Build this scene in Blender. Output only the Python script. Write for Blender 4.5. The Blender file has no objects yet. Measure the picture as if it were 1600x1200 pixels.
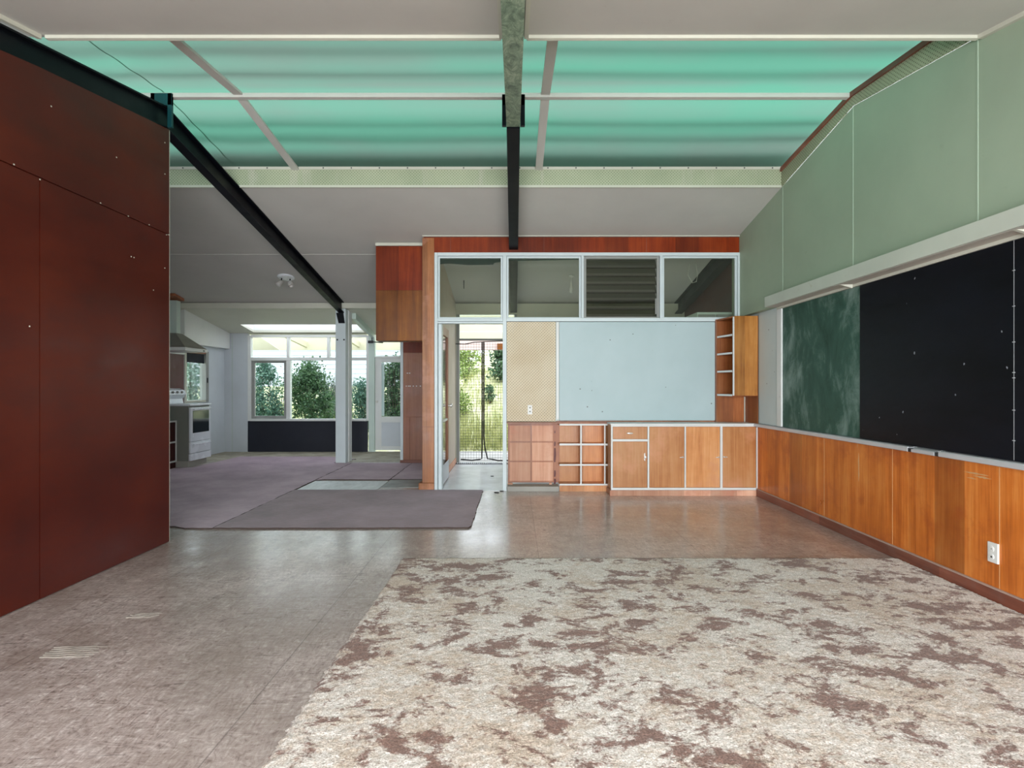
import bpy, bmesh, math, random
import numpy as np
from mathutils import Vector, Matrix
random.seed(7); np.random.seed(7)
S = bpy.context.scene; COL = S.collection
F, CX, CY, H = 870.0, 803.0, 605.0, 1.25
def XX(px, Y): return (px - CX) * Y / F
def ZZ(py, Y): return H - (py - CY) * Y / F
def C(r, g, b):
    f = lambda c: (c/255/12.92) if c/255 <= .04045 else ((c/255+.055)/1.055)**2.4
    return (f(r), f(g), f(b), 1)

# ------------------------------------------------------------------ materials
class N:
    def __init__(s, name):
        s.m = bpy.data.materials.new(name); s.m.use_nodes = True
        s.t = s.m.node_tree; s.t.nodes.clear()
        s.out = s.t.nodes.new('ShaderNodeOutputMaterial'); s._c = None
    def n(s, typ, props=None, **inp):
        nd = s.t.nodes.new('ShaderNode' + typ)
        for k, v in (props or {}).items(): setattr(nd, k, v)
        for k, v in inp.items():
            key = int(k[1:]) if k[0] == 'i' and k[1:].isdigit() else k.replace('_', ' ')
            s.put(nd.inputs[key], v)
        return nd
    def put(s, sock, v):
        if isinstance(v, bpy.types.NodeSocket): s.t.links.new(v, sock)
        elif isinstance(v, bpy.types.Node): s.t.links.new(v.outputs[0], sock)
        else: sock.default_value = v
    def co(s):
        if not s._c: s._c = s.n('TexCoord').outputs['Object']
        return s._c
    def map(s, sc=(1,1,1), rot=(0,0,0), loc=(0,0,0)):
        return s.n('Mapping', Vector=s.co(), Scale=sc, Rotation=rot, Location=loc).outputs[0]
    def noise(s, scale, detail=3, rough=.5, sc=(1,1,1), dist=0, loc=(0,0,0), rot=(0,0,0)):
        return s.n('TexNoise', Vector=s.map(sc, rot, loc), Scale=scale, Detail=detail, Roughness=rough, Distortion=dist).outputs[0]
    def vor(s, scale, sc=(1,1,1), feature='F1', out=0):
        return s.n('TexVoronoi', {'feature': feature}, Vector=s.map(sc), Scale=scale).outputs[out]
    def ramp(s, fac, stops, interp='LINEAR'):
        r = s.n('ValToRGB', Fac=fac); e = r.color_ramp.elements; r.color_ramp.interpolation = interp
        while len(e) < len(stops): e.new(.5)
        for el, (p, c) in zip(e, stops):
            el.position = p; el.color = c if isinstance(c, tuple) else (c, c, c, 1)
        return r.outputs[0]
    def mix(s, fac, a, b, mode='MIX'):
        nd = s.t.nodes.new('ShaderNodeMix'); nd.data_type = 'RGBA'; nd.blend_type = mode
        s.put(nd.inputs[0], fac); s.put(nd.inputs[6], a); s.put(nd.inputs[7], b)
        return nd.outputs[2]
    def math(s, op, a, b=0.0):
        nd = s.n('Math', {'operation': op}); s.put(nd.inputs[0], a); s.put(nd.inputs[1], b); return nd.outputs[0]
    def bump(s, h, st=.3, d=.01):
        return s.n('Bump', Strength=st, Distance=d, Height=h).outputs[0]
    def bsdf(s, color, rough=.5, normal=None, metal=0, spec=.5, **kw):
        b = s.n('BsdfPrincipled', Base_Color=color, Roughness=rough, Metallic=metal)
        b.inputs['Specular IOR Level'].default_value = spec
        if normal is not None: s.put(b.inputs['Normal'], normal)
        for k, v in kw.items(): s.put(b.inputs[k.replace('_', ' ')], v)
        s.t.links.new(b.outputs[0], s.out.inputs[0]); return b
    def end(s, sh):
        s.put(s.out.inputs[0], sh); return s.m

def paint(name, c, rough=.5, var=.06, scuff=0, bump=.05, spec=.4, dirt=None, metal=0):
    k = N(name)
    v = k.noise(1.3, 4, .6)
    dark = tuple(x*(1-var*2) for x in c[:3]) + (1,); lite = tuple(min(1, x*(1+var)) for x in c[:3]) + (1,)
    col = k.ramp(v, [(.3, dark), (.7, lite)])
    if scuff:
        sp = k.ramp(k.noise(9, 6, .7), [(.66, 0.0), (.72, 1.0)])
        col = k.mix(k.math('MULTIPLY', sp, scuff), col, dirt or C(80, 75, 70))
    k.bsdf(col, k.ramp(k.noise(6, 3), [(.3, max(0, rough-.06)), (.7, min(1, rough+.06))]), k.bump(k.noise(60, 3), bump, .002), metal, spec)
    return k.m

def ply(name, c1, c2, c3, axis='z', rough=.35, strip=2.2, across='xy', stain=None, wear=.25, spec=.5):
    """rotary-cut varnished plywood: grain along `axis`, veneer strips of their own tone across it"""
    k = N(name)
    st = {'z': (1, 1, .045), 'x': (.045, 1, 1), 'y': (1, .045, 1)}[axis]
    g1 = k.noise(7, 5, .62, st, 1.4); g2 = k.noise(60, 3, .6, st); g3 = k.noise(2.2, 4, .6)
    g = k.mix(.35, k.mix(.35, g1, g2), g3)
    col = k.ramp(g, [(.36, c1), (.5, c2), (.64, c3)])
    sp = k.n('SeparateXYZ', Vector=k.co())
    a = sp.outputs[1] if across == 'y' else sp.outputs[0]
    u = k.math('ADD', k.math('MULTIPLY', a, strip), k.math('MULTIPLY', k.noise(.8, 1), .05))
    w = k.n('TexWhiteNoise', {'noise_dimensions': '1D'}, W=k.math('FLOOR', u))
    tone = k.ramp(w.outputs[0], [(0, .66), (.5, .98), (1, 1.12)])
    col = k.mix(1.0, col, tone, 'MULTIPLY')
    if stain:
        col = k.mix(k.math('MULTIPLY', k.ramp(k.noise(2.6, 5, .65), [(.52, 0.0), (.7, 1.0)]), .75), col, stain)
    sc = k.ramp(k.noise(16, 7, .75, (1, 1, .6)), [(.70, 0.0), (.76, 1.0)])
    col = k.mix(k.math('MULTIPLY', sc, wear), col, C(205, 170, 140))
    k.bsdf(col, k.ramp(g3, [(.3, rough-.08), (.7, rough+.1)]), k.bump(g2, .06, .002), 0, spec)
    return k.m

M = {}
M['ceiling'] = paint('ceiling_board', C(198, 197, 191), .75, .03, .1, dirt=C(120, 115, 105), spec=.15)
M['cornice'] = paint('cornice_cream', C(202, 202, 188), .5, .03)
M['white'] = paint('white_gloss', C(222, 224, 222), .4, .04, .25, dirt=C(130, 125, 118))
M['bluewhite'] = paint('bluish_white_gloss', C(206, 217, 220), .4, .05, .3, dirt=C(120, 110, 105))
M['palegreen'] = paint('pale_green_gloss', C(196, 212, 204), .4, .05, .2)
M['greenwall'] = paint('green_wall', C(158, 174, 152), .6, .04, .12, dirt=C(105, 110, 95))
M['greyblue'] = paint('bluegrey_wall', C(200, 206, 212), .55, .04, .1)
M['greenjoint'] = paint('pale_joint', C(178, 196, 176), .5, .03)
M['maroon'] = None
M['steel'] = paint('dark_painted_steel', C(8, 10, 17), .42, .06, .02, dirt=C(40, 60, 62), spec=.18)
M['beamunder'] = M['steel']
M['teal'] = paint('teal_painted_plate', C(12, 62, 66), .4, .1, .3, dirt=C(60, 90, 85))
M['dadoblack'] = paint('black_panel', C(33, 36, 48), .55, .12, .1)
M['alu'] = paint('aluminium', C(205, 208, 212), .38, .05, .1, metal=.35)
M['chrome'] = paint('worn_chrome', C(214, 212, 206), .3, .04, .1, metal=.45, dirt=C(120, 100, 90))
M['darkmetal'] = paint('dark_metal', C(40, 42, 44), .5, .1)
M['concrete'] = paint('raw_concrete', C(165, 162, 155), .85, .12, .3, .3, spec=.2)
M['plastic'] = paint('white_plastic', C(226, 226, 222), .35, .02)
M['hole'] = paint('dark_socket_hole', C(25, 22, 20), .6)
M['cream'] = paint('cream_paint', C(206, 197, 168), .6, .05, .1)
M['enamel'] = paint('white_enamel', C(222, 226, 232), .25, .02, .1)
M['stoveside'] = paint('grey_enamel', C(125, 126, 118), .5, .05, .1)
M['hood'] = paint('hood_metal', C(150, 148, 138), .35, .05, .1, metal=.5)
M['maroonpanel'] = paint('maroon_panel', C(88, 38, 40), .45, .08)
M['redply'] = paint('dark_red_door', C(62, 14, 12), .45, .1)
M['pipe'] = paint('black_rubber', C(35, 33, 33), .7)
M['pinksoffit'] = paint('pink_soffit', C(214, 190, 178), .7)
M['greywood'] = paint('weathered_grey', C(150, 152, 148), .6, .1)
M['blind'] = paint('black_blind', C(22, 24, 34), .7)
M['film'] = paint('black_green_film', C(22, 42, 36), .6)
M['cord'] = paint('white_cord', C(205, 205, 195), .5)

M['glue'] = paint('dark_glue', C(92, 40, 38), .5)
M['ply_dado'] = ply('orange_dado_ply', C(158, 74, 14), C(200, 110, 36), C(222, 142, 68), 'z', .34, 4.1, 'y', C(158, 70, 22), .25)
M['ply_cab'] = ply('cabinet_ply', C(184, 112, 56), C(212, 146, 88), C(226, 170, 118), 'z', .4, 2.4, 'xy', C(206, 144, 108), .25)
M['ply_old'] = ply('bare_pinkish_ply', C(192, 134, 106), C(216, 164, 136), C(230, 188, 162), 'z', .55, 3.3, 'xy', C(196, 130, 106), .35, .3)
M['ply_red'] = ply('red_brown_ply', C(94, 28, 3), C(126, 44, 7), C(148, 60, 12), 'z', .4, 3.5, 'xy', None, .05, .25)
M['ply_amber'] = ply('amber_ply', C(92, 46, 4), C(124, 68, 9), C(146, 90, 22), 'z', .38, 1.6, 'xy', None, .06, .3)
M['ply_brown'] = ply('worn_brown_ply', C(132, 74, 44), C(162, 100, 66), C(182, 124, 90), 'z', .42, 2.6, 'xy', C(150, 92, 76), .4)
M['ply_post'] = ply('post_ply', C(128, 70, 28), C(164, 102, 54), C(190, 134, 88), 'z', .42, 4.1, 'xy', C(186, 128, 104), .5)
M['ply_corner'] = ply('corner_cupboard_ply', C(146, 84, 20), C(182, 120, 50), C(202, 148, 84), 'z', .36, 5, 'xy', None, .08)
M['ply_shelf'] = ply('shelf_ply', C(128, 62, 20), C(168, 96, 44), C(190, 122, 68), 'z', .42, 7, 'xy', None, .05)
M['door_wood'] = ply('door_wood', C(110, 62, 38), C(146, 88, 58), C(170, 112, 80), 'z', .4, 5, 'xy', None, .2)
M['skirting'] = ply('brown_skirting', C(104, 54, 40), C(132, 76, 58), C(158, 104, 86), 'y', .5, .7, 'y', C(120, 86, 76), .6)

# dark red-brown sheet wall
k = N('oxblood_sheet')
v = k.noise(1.1, 5, .6); v2 = k.noise(5, 4, .6, (1, .3, 1))
col = k.ramp(k.mix(.4, v, v2), [(.3, C(60, 13, 6)), (.5, C(76, 21, 9)), (.7, C(92, 31, 13))])
sp = k.ramp(k.noise(24, 8, .8), [(.73, 0.0), (.77, 1.0)])
col = k.mix(k.math('MULTIPLY', sp, .35), col, C(140, 90, 78))
k.bsdf(col, k.ramp(v2, [(.3, .34), (.7, .5)]), k.bump(k.noise(40, 3), .05, .002), 0, .3); M['maroon'] = k.m

# particle-board floor, worn and part sealed
k = N('particle_board')
fib = k.noise(30, 8, .75, (.35, 1, 1), 1.6, rot=(0, 0, .5)); fib2 = k.noise(42, 7, .75, (1, .3, 1), 1.6, rot=(0, 0, .9)); big = k.noise(.8, 5, .62); mid = k.noise(3.2, 6, .68)
f = k.mix(.5, fib, fib2)
col = k.ramp(f, [(.38, C(112, 96, 90)), (.46, C(172, 156, 150)), (.53, C(194, 179, 173)), (.62, C(230, 220, 215))])
col = k.mix(k.ramp(mid, [(.45, 0.0), (.66, .35)]), col, C(152, 132, 118))
col = k.mix(k.ramp(big, [(.42, 0.0), (.62, .4)]), col, C(136, 120, 112))
scr = k.ramp(k.noise(5, 9, .8, (.25, 2.4, 1), 1.5, rot=(0, 0, .35)), [(.35, 1.0), (.385, 0.0)])
scr2 = k.ramp(k.noise(7, 9, .8, (2.6, .3, 1), 1.2, rot=(0, 0, -.25)), [(.33, 1.0), (.36, 0.0)])
col = k.mix(k.math('MULTIPLY', scr, .7), col, C(58, 52, 48)); col = k.mix(k.math('MULTIPLY', scr2, .5), col, C(78, 70, 66))
wht = k.ramp(k.noise(14, 8, .75), [(.70, 0.0), (.76, .6)]); col = k.mix(wht, col, C(205, 200, 192))
sx = k.n('SeparateXYZ', Vector=k.co())
def seam(a, period, off, w):
    u = k.math('FRACT', k.math('MULTIPLY', k.math('ADD', a, off), 1/period))
    return k.math('LESS_THAN', u, w/period)
col = k.mix(k.math('MULTIPLY', seam(sx.outputs[0], 1.22, 10.62, .006), .45), col, C(70, 62, 58))
col = k.mix(k.math('MULTIPLY', seam(sx.outputs[1], 2.44, 10.1, .006), .45), col, C(70, 62, 58))
k.bsdf(col, k.ramp(k.mix(.5, mid, big), [(.35, .3), (.65, .5)]), k.bump(f, .2, .003), 0, .5, Coat_Weight=k.ramp(big, [(.38, .35), (.55, 1.0)]), Coat_IOR=1.75, Coat_Roughness=k.ramp(mid, [(.35, .13), (.65, .26)]), Coat_Normal=k.bump(k.noise(20, 6, .7), .12, .004)); M['floor'] = k.m

k = N('lobby_sheet_floor')
a = k.noise(2.5, 6, .7); col = k.ramp(a, [(.35, C(178, 180, 182)), (.6, C(216, 219, 222))])
col = k.mix(k.ramp(k.noise(11, 7, .75, (.5, 1.6, 1)), [(.66, 0.0), (.72, .8)]), col, C(110, 106, 104))
k.bsdf(col, .3, k.bump(k.noise(30, 4), .1, .002)); M['lobby'] = k.m

k = N('grey_floor_sheet')
a = k.noise(4, 7, .7); k.bsdf(k.ramp(a, [(.35, C(120, 122, 120)), (.62, C(160, 162, 160))]), .45); M['greysheet'] = k.m
k = N('white_floor_sheet')
a = k.noise(6, 8, .7, (1.5, .6, 1)); k.bsdf(k.ramp(a, [(.32, C(186, 190, 192)), (.6, C(222, 226, 228))]), .4); M['whitesheet'] = k.m
k = N('porch_concrete')
a = k.noise(3, 8, .7); k.bsdf(k.ramp(a, [(.35, C(128, 118, 100)), (.6, C(176, 168, 150))]), .7); M['porchfloor'] = k.m

def carpet(name, c1, c2, c3):
    k = N(name)
    a = k.noise(1.4, 5, .6); b = k.noise(160, 2, .6, (1, 1, 1)); r = k.noise(60, 3, .6, (.25, 1, 1))
    col = k.ramp(k.mix(.4, a, k.mix(.5, b, r)), [(.36, c1), (.5, c2), (.64, c3)])
    k.bsdf(col, .95, k.bump(k.mix(.5, b, r), .5, .004), 0, .1, Sheen_Weight=.25); return k.m
M['mauve'] = carpet('mauve_carpet', C(130, 102, 118), C(162, 134, 150), C(186, 158, 174))
M['mauvedark'] = carpet('dark_mauve_carpet', C(92, 70, 80), C(122, 96, 106), C(146, 120, 130))
M['carpetedge'] = paint('carpet_backing', C(70, 58, 54), .9)

k = N('shag_rug')
big = k.noise(6.2, 10, .74, (.8, 1.1, 1), .35); big2 = k.noise(1.7, 3, .5, loc=(5, 9, 0)); tan = k.noise(1.15, 6, .6, loc=(3, 1, 0)); tan2 = k.noise(5.2, 8, .7, loc=(7, 2, 0), dist=.5); spk = k.noise(150, 2, .7); brk = k.noise(30, 5, .75)
base = k.ramp(spk, [(.32, C(172, 160, 148)), (.5, C(222, 213, 205)), (.68, C(246, 240, 234))])
t = k.ramp(k.mix(.35, k.mix(.5, tan, tan2), brk), [(.46, 0.0), (.56, .7)])
col = k.mix(t, base, k.ramp(spk, [(.3, C(152, 126, 104)), (.7, C(212, 188, 162))]))
b = k.ramp(k.mix(.12, k.mix(.16, big, big2), brk), [(.503, 0.0), (.545, 1.0)])
col = k.mix(k.math('MULTIPLY', b, .92), col, k.ramp(spk, [(.3, C(86, 56, 46)), (.7, C(146, 108, 94))]))
k.bsdf(col, .95, k.bump(k.noise(110, 3, .7), .55, .008), 0, .05, Sheen_Weight=.2); M['rug'] = k.m

def peg(name, c1, c2, pitch, hole, axes, stagger=True, holecol=C(60, 48, 36)):
    k = N(name)
    col = k.ramp(k.noise(1.8, 5, .6), [(.35, c1), (.62, c2)])
    col = k.mix(k.ramp(k.noise(3, 6, .65, (1.6, 1, .35)), [(.56, 0.0), (.7, .45)]), col, C(205, 200, 188))
    s = k.n('SeparateXYZ', Vector=k.co())
    u = k.math('MULTIPLY', s.outputs[axes[0]], 1/pitch); w = k.math('MULTIPLY', s.outputs[axes[1]], 1/pitch)
    if stagger:
        u, w = k.math('ADD', u, w), k.math('SUBTRACT', u, w)
    du = k.math('SUBTRACT', k.math('FRACT', u), .5); dw = k.math('SUBTRACT', k.math('FRACT', w), .5)
    d = k.math('SQRT', k.math('ADD', k.math('MULTIPLY', du, du), k.math('MULTIPLY', dw, dw)))
    col = k.mix(k.math('LESS_THAN', d, hole), col, holecol)
    k.bsdf(col, .6, None, 0, .3); return k.m
M['peg'] = peg('pegboard_tan', C(208, 190, 160), C(222, 209, 184), .036, .17, (0, 2))
M['pegceil'] = peg('pegboard_green', C(166, 174, 146), C(182, 188, 160), .03, .2, (0, 2), holecol=C(84, 96, 72))
M['pegside'] = peg('pegboard_green_side', C(154, 158, 132), C(172, 176, 148), .03, .2, (1, 2), holecol=C(90, 92, 70))

def board(name, c1, c2, pin=C(70, 66, 60)):
    k = N(name)
    col = k.ramp(k.noise(1.1, 4, .6), [(.3, c1), (.7, c2)])
    d = k.vor(7); r = k.n('TexWhiteNoise', {'noise_dimensions': '3D'}, Vector=k.n('TexVoronoi', Vector=k.map(), Scale=7.0).outputs['Position'])
    dot = k.math('MULTIPLY', k.math('LESS_THAN', d, .06), k.math('GREATER_THAN', r.outputs[0], .15))
    col = k.mix(k.math('MULTIPLY', dot, .75), col, pin)
    k.bsdf(col, .45, k.bump(k.noise(3, 2), .1, .01), 0, .35); return k.m
M['whiteboard'] = board('pale_aqua_board', C(172, 192, 195), C(184, 202, 206))
M['pinpanel'] = board('pale_pin_panel', C(190, 202, 202), C(204, 214, 214))

k = N('green_chalkboard')
sm = k.noise(2.4, 7, .65, (1, 1, .6), .8); st = k.noise(4, 7, .7, (1, 1.6, .8), .6)
col = k.ramp(k.mix(.4, sm, st), [(.34, C(32, 66, 54)), (.5, C(54, 88, 76)), (.64, C(120, 144, 136))])
col = k.mix(k.ramp(k.noise(9, 6, .7), [(.69, 0.0), (.73, .7)]), col, C(150, 172, 166))
k.bsdf(col, .6, None, 0, .3); M['chalkgreen'] = k.m
k = N('black_sheet')
sm = k.noise(1.6, 6, .65, (1, .5, 1.6)); crease = k.noise(.9, 3, .5, (1, .5, 2.6))
col = k.ramp(sm, [(.35, C(8, 10, 15)), (.7, C(18, 21, 30))])
d = k.vor(9, (1, 1, .7)); r = k.n('TexWhiteNoise', {'noise_dimensions': '3D'}, Vector=k.n('TexVoronoi', Vector=k.map((1, 1, .7)), Scale=9.0).outputs['Position'])
col = k.mix(k.math('MULTIPLY', k.math('LESS_THAN', k.math('ADD', d, k.math('MULTIPLY', k.noise(60, 4), .12)), .12), k.math('GREATER_THAN', r.outputs[0], .2)), col, C(150, 155, 165))
col = k.mix(k.ramp(k.noise(5, 8, .8, (1, .5, 2)), [(.64, 0.0), (.74, .35)]), col, C(70, 74, 84))
k.bsdf(col, .42, k.bump(k.mix(.5, crease, k.noise(14, 3, .5, (1, .3, 1))), .25, .02), 0, .14); M['chalkblack'] = k.m

# glass lets daylight straight through and mirrors a little of it
k = N('window_glass')
fr = k.n('LayerWeight', Blend=.25).outputs['Fresnel']
M['glass'] = k.end(k.n('MixShader', i0=k.math('MULTIPLY', fr, .6), i1=k.n('BsdfTransparent', Color=(.93, .96, .95, 1)), i2=k.n('BsdfGlossy', Color=(1, 1, 1, 1), Roughness=.02)))
k = N('dusty_grey_glass')
fr = k.n('LayerWeight', Blend=.3).outputs['Fresnel']
gl = k.n('MixShader', i0=k.math('MULTIPLY', fr, .55), i1=k.n('BsdfTransparent', Color=(.86, .88, .84, 1)), i2=k.n('BsdfGlossy', Roughness=.05))
M['greyglass'] = k.end(k.n('MixShader', i0=.04, i1=gl, i2=k.n('BsdfDiffuse', Color=C(150, 155, 145))))
k = N('dark_louvre_glass')
gl = k.n('MixShader', i0=.12, i1=k.n('BsdfTransparent', Color=(.60, .61, .56, 1)), i2=k.n('BsdfGlossy', Roughness=.08))
M['louvre'] = k.end(k.n('MixShader', i0=.12, i1=gl, i2=k.n('BsdfDiffuse', Color=C(52, 56, 48))))
k = N('oven_glass')
k.bsdf(C(34, 42, 48), .08, None, 0, .8); M['ovenglass'] = k.m

# translucent skylight sheet (faint shade bands painted into its transmission colour)
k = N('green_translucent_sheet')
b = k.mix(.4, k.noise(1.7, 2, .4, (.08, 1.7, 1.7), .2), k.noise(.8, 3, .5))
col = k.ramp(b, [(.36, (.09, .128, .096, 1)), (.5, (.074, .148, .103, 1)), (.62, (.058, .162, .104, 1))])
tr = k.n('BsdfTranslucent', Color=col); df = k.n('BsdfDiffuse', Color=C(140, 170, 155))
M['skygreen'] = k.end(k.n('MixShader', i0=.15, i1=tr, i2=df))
k = N('clear_roof_sheet')
w = k.n('TexWave', {'bands_direction': 'X'}, Vector=k.map(), Scale=6.0, Distortion=1.0).outputs[1]
tr = k.n('BsdfTranslucent', Color=k.ramp(w, [(.2, C(220, 218, 215)), (.8, C(250, 248, 245))]))
M['skyclear'] = k.end(k.n('MixShader', i0=.25, i1=tr, i2=k.n('BsdfTransparent', Color=(1, 1, 1, 1))))

def leafmat(name, c1, c2, c3):
    k = N(name)
    col = k.ramp(k.noise(7, 4, .7), [(.35, c1), (.5, c2), (.66, c3)])
    p = k.n('BsdfPrincipled', Base_Color=col, Roughness=.45); t = k.n('BsdfTranslucent', Color=col)
    return k.end(k.n('MixShader', i0=.3, i1=p.outputs[0], i2=t))
M['leaf'] = leafmat('leaf_dark', C(36, 62, 40), C(66, 98, 62), C(112, 140, 98))
M['leafblue'] = leafmat('leaf_bluegreen', C(44, 74, 64), C(80, 116, 98), C(130, 160, 138))
M['leafpale'] = leafmat('leaf_yellowgreen', C(96, 120, 58), C(140, 160, 84), C(184, 196, 124))
M['flax'] = leafmat('flax_blades', C(50, 56, 56), C(84, 90, 84), C(120, 122, 110))
M['bark'] = paint('bark', C(96, 78, 66), .9, .2)
M['grassblade'] = leafmat('grass_blades', C(120, 128, 70), C(160, 164, 100), C(200, 196, 140))
k = N('lawn')
k.bsdf(k.ramp(k.noise(2.2, 7, .7), [(.35, C(160, 164, 118)), (.5, C(196, 196, 152)), (.66, C(226, 218, 188))]), .95, k.bump(k.noise(40, 4), .6, .03), 0, .1); M['lawn'] = k.m

# ------------------------------------------------------------------ geometry helpers
class MB:
    def __init__(s): s.b = bmesh.new()
    def box(s, x0, x1, y0, y1, z0, z1, bev=.0):
        x0, x1 = sorted((x0, x1)); y0, y1 = sorted((y0, y1)); z0, z1 = sorted((z0, z1))
        vs = [s.b.verts.new(p) for p in [(x0,y0,z0),(x1,y0,z0),(x1,y1,z0),(x0,y1,z0),(x0,y0,z1),(x1,y0,z1),(x1,y1,z1),(x0,y1,z1)]]
        fs = [s.b.faces.new([vs[i] for i in q]) for q in [(0,3,2,1),(4,5,6,7),(0,1,5,4),(1,2,6,5),(2,3,7,6),(3,0,4,7)]]
        if bev:
            bev = min(bev, .3*min(x1-x0, y1-y0, z1-z0))
            es = {e for f_ in fs for e in f_.edges}
            bmesh.ops.bevel(s.b, geom=list(es), offset=bev, segments=2, affect='EDGES', profile=.6)
        return s
    def hexa(s, p):   # 8 points: bottom ring 0-3, top ring 4-7
        vs = [s.b.verts.new(q) for q in p]
        for q in [(0,3,2,1),(4,5,6,7),(0,1,5,4),(1,2,6,5),(2,3,7,6),(3,0,4,7)]: s.b.faces.new([vs[i] for i in q])
        return s
    def prism(s, pts, axis, a0, a1):
        def P(u, v, a): return {'x': (a, u, v), 'y': (u, a, v), 'z': (u, v, a)}[axis]
        A = [s.b.verts.new(P(u, v, a0)) for u, v in pts]; B = [s.b.verts.new(P(u, v, a1)) for u, v in pts]
        n = len(pts)
        s.b.faces.new(A); s.b.faces.new(B[::-1])
        for i in range(n): s.b.faces.new([A[i], B[i], B[(i+1) % n], A[(i+1) % n]])
        return s
    def tube(s, pts, r, n=8, taper=None):
        pts = [Vector(p) for p in pts]; rings = []
        for i, p in enumerate(pts):
            t = (pts[min(i+1, len(pts)-1)] - pts[max(i-1, 0)]).normalized()
            a = t.cross(Vector((0, 0, 1)) if abs(t.z) < .9 else Vector((1, 0, 0))).normalized(); c = t.cross(a)
            rr = r if taper is None else r + (taper - r)*i/(len(pts)-1)
            rings.append([s.b.verts.new(p + a*math.cos(2*math.pi*j/n)*rr + c*math.sin(2*math.pi*j/n)*rr) for j in range(n)])
        for i in range(len(rings)-1):
            for j in range(n): s.b.faces.new([rings[i][j], rings[i][(j+1) % n], rings[i+1][(j+1) % n], rings[i+1][j]])
        s.b.faces.new(rings[0][::-1]); s.b.faces.new(rings[-1]); return s
    def lathe(s, prof, mat, n=20):  # prof: (r, z) list, mat: Matrix placing it
        rings = [[s.b.verts.new(mat @ Vector((max(r, 1e-4)*math.cos(2*math.pi*j/n), max(r, 1e-4)*math.sin(2*math.pi*j/n), z))) for j in range(n)] for r, z in prof]
        for i in range(len(rings)-1):
            for j in range(n): s.b.faces.new([rings[i][j], rings[i][(j+1) % n], rings[i+1][(j+1) % n], rings[i+1][j]])
        s.b.faces.new(rings[0][::-1]); s.b.faces.new(rings[-1]); return s
    def quad(s, *p):
        s.b.faces.new([s.b.verts.new(q) for q in p]); return s
    def build(s, name, mat, parent=None, smooth=False):
        bmesh.ops.recalc_face_normals(s.b, faces=s.b.faces[:])
        co = [v.co for v in s.b.verts]
        if parent is not None: o0 = world(parent)
        else:
            o0 = Vector(((min(v.x for v in co)+max(v.x for v in co))/2, (min(v.y for v in co)+max(v.y for v in co))/2, min(v.z for v in co)))
        for v in s.b.verts: v.co -= o0
        me = bpy.data.meshes.new(name); s.b.to_mesh(me); s.b.free()
        me.materials.append(mat if not isinstance(mat, str) else M[mat])
        if smooth:
            for p in me.polygons: p.use_smooth = True
        ob = bpy.data.objects.new(name, me); COL.objects.link(ob)
        if parent is not None: ob.parent = parent
        else: ob.location = o0
        return ob
def world(o):
    v = Vector(o.location)
    while o.parent: o = o.parent; v += Vector(o.location)
    return v
def B(*a, **k): return MB().box(*a, **k)
def tag(o, label, cat, group=None, kind=None):
    o['label'] = label; o['category'] = cat
    if group: o['group'] = group
    if kind: o['kind'] = kind
    return o
def thing(name, loc, label, cat, group=None, kind=None):
    o = bpy.data.objects.new(name, None); COL.objects.link(o); o.location = loc; o.empty_display_size = .1
    return tag(o, label, cat, group, kind)
def plab(o, t): o['label'] = t; return o
def struct(o, label, cat): return tag(o, label, cat, kind='structure')

# ------------------------------------------------------------------ key dimensions (metres)
XR, XU, XL = 2.81, 2.7325, -2.784          # right lower wall, right upper wall, left wall
YB = 6.755                                  # back partition front
YF0 = -1.9                                  # front (window) wall, behind the camera
RY, RZ = 4.477, 3.512                       # ridge
YN, YFAR = 3.279, 5.674                     # skylight opening
YE = 9.2                                    # old outside wall / lintel line
YP = 10.77                                  # porch window wall
def zf(y): return 3.291 - .186*(y - YFAR)
def zn(y): return 3.312 - .2*(YN - y)
XK = -5.6                                   # kitchen left wall

# ------------------------------------------------------------------ floor, ceilings
fl = B(-5.75, 2.95, YF0-.1, YE+.1, -.1, 0).build('floor', 'floor'); struct(fl, 'worn brown particle board floor', 'floor')
o = B(-5.75, -1.72, YE+.1, YP+.1, -.1, 0).build('floor_porch', 'porchfloor'); struct(o, 'bare concrete strip of floor below the far window', 'floor')
o = B(-.94, 2.8, 6.72, YE+.05, 0, .004).build('floor_lobby', 'lobby'); struct(o, 'pale sheet floor of the lobby beyond the inner doorway', 'floor')

m = MB(); 
m.hexa([(-3.25, YF0-.4, zn(YF0-.4)), (2.95, YF0-.4, zn(YF0-.4)), (2.95, YN, zn(YN)), (-3.25, YN, zn(YN)),
        (-3.25, YF0-.4, zn(YF0-.4)+.05), (2.95, YF0-.4, zn(YF0-.4)+.05), (2.95, YN, zn(YN)+.05), (-3.25, YN, zn(YN)+.05)])
cn = m.build('ceiling', 'ceiling'); struct(cn, 'sloping off-white ceiling nearest the camera, in front of the green skylight', 'ceiling')
# cornice beads along its edge
mb = MB()
for x0, x1 in ((-2.74, -.075), (.075, 2.72)):
    mb.box(x0, x1, YN-.03, YN, zn(YN)-.024, zn(YN)+.02, .004)
mb.build('edge_bead', 'cornice', cn)
mb = MB()
for x0, x1 in ((-2.78, -2.755), (2.705, 2.7325), (.06, .085), (-.085, -.06)):
    mb.hexa([(x0, YF0, zn(YF0)-.025), (x1, YF0, zn(YF0)-.025), (x1, YN-.03, zn(YN-.03)-.025), (x0, YN-.03, zn(YN-.03)-.025),
             (x0, YF0, zn(YF0)+.005), (x1, YF0, zn(YF0)+.005), (x1, YN-.03, zn(YN-.03)+.005), (x0, YN-.03, zn(YN-.03)+.005)])
mb.build('side_bead', 'cornice', cn)

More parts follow.
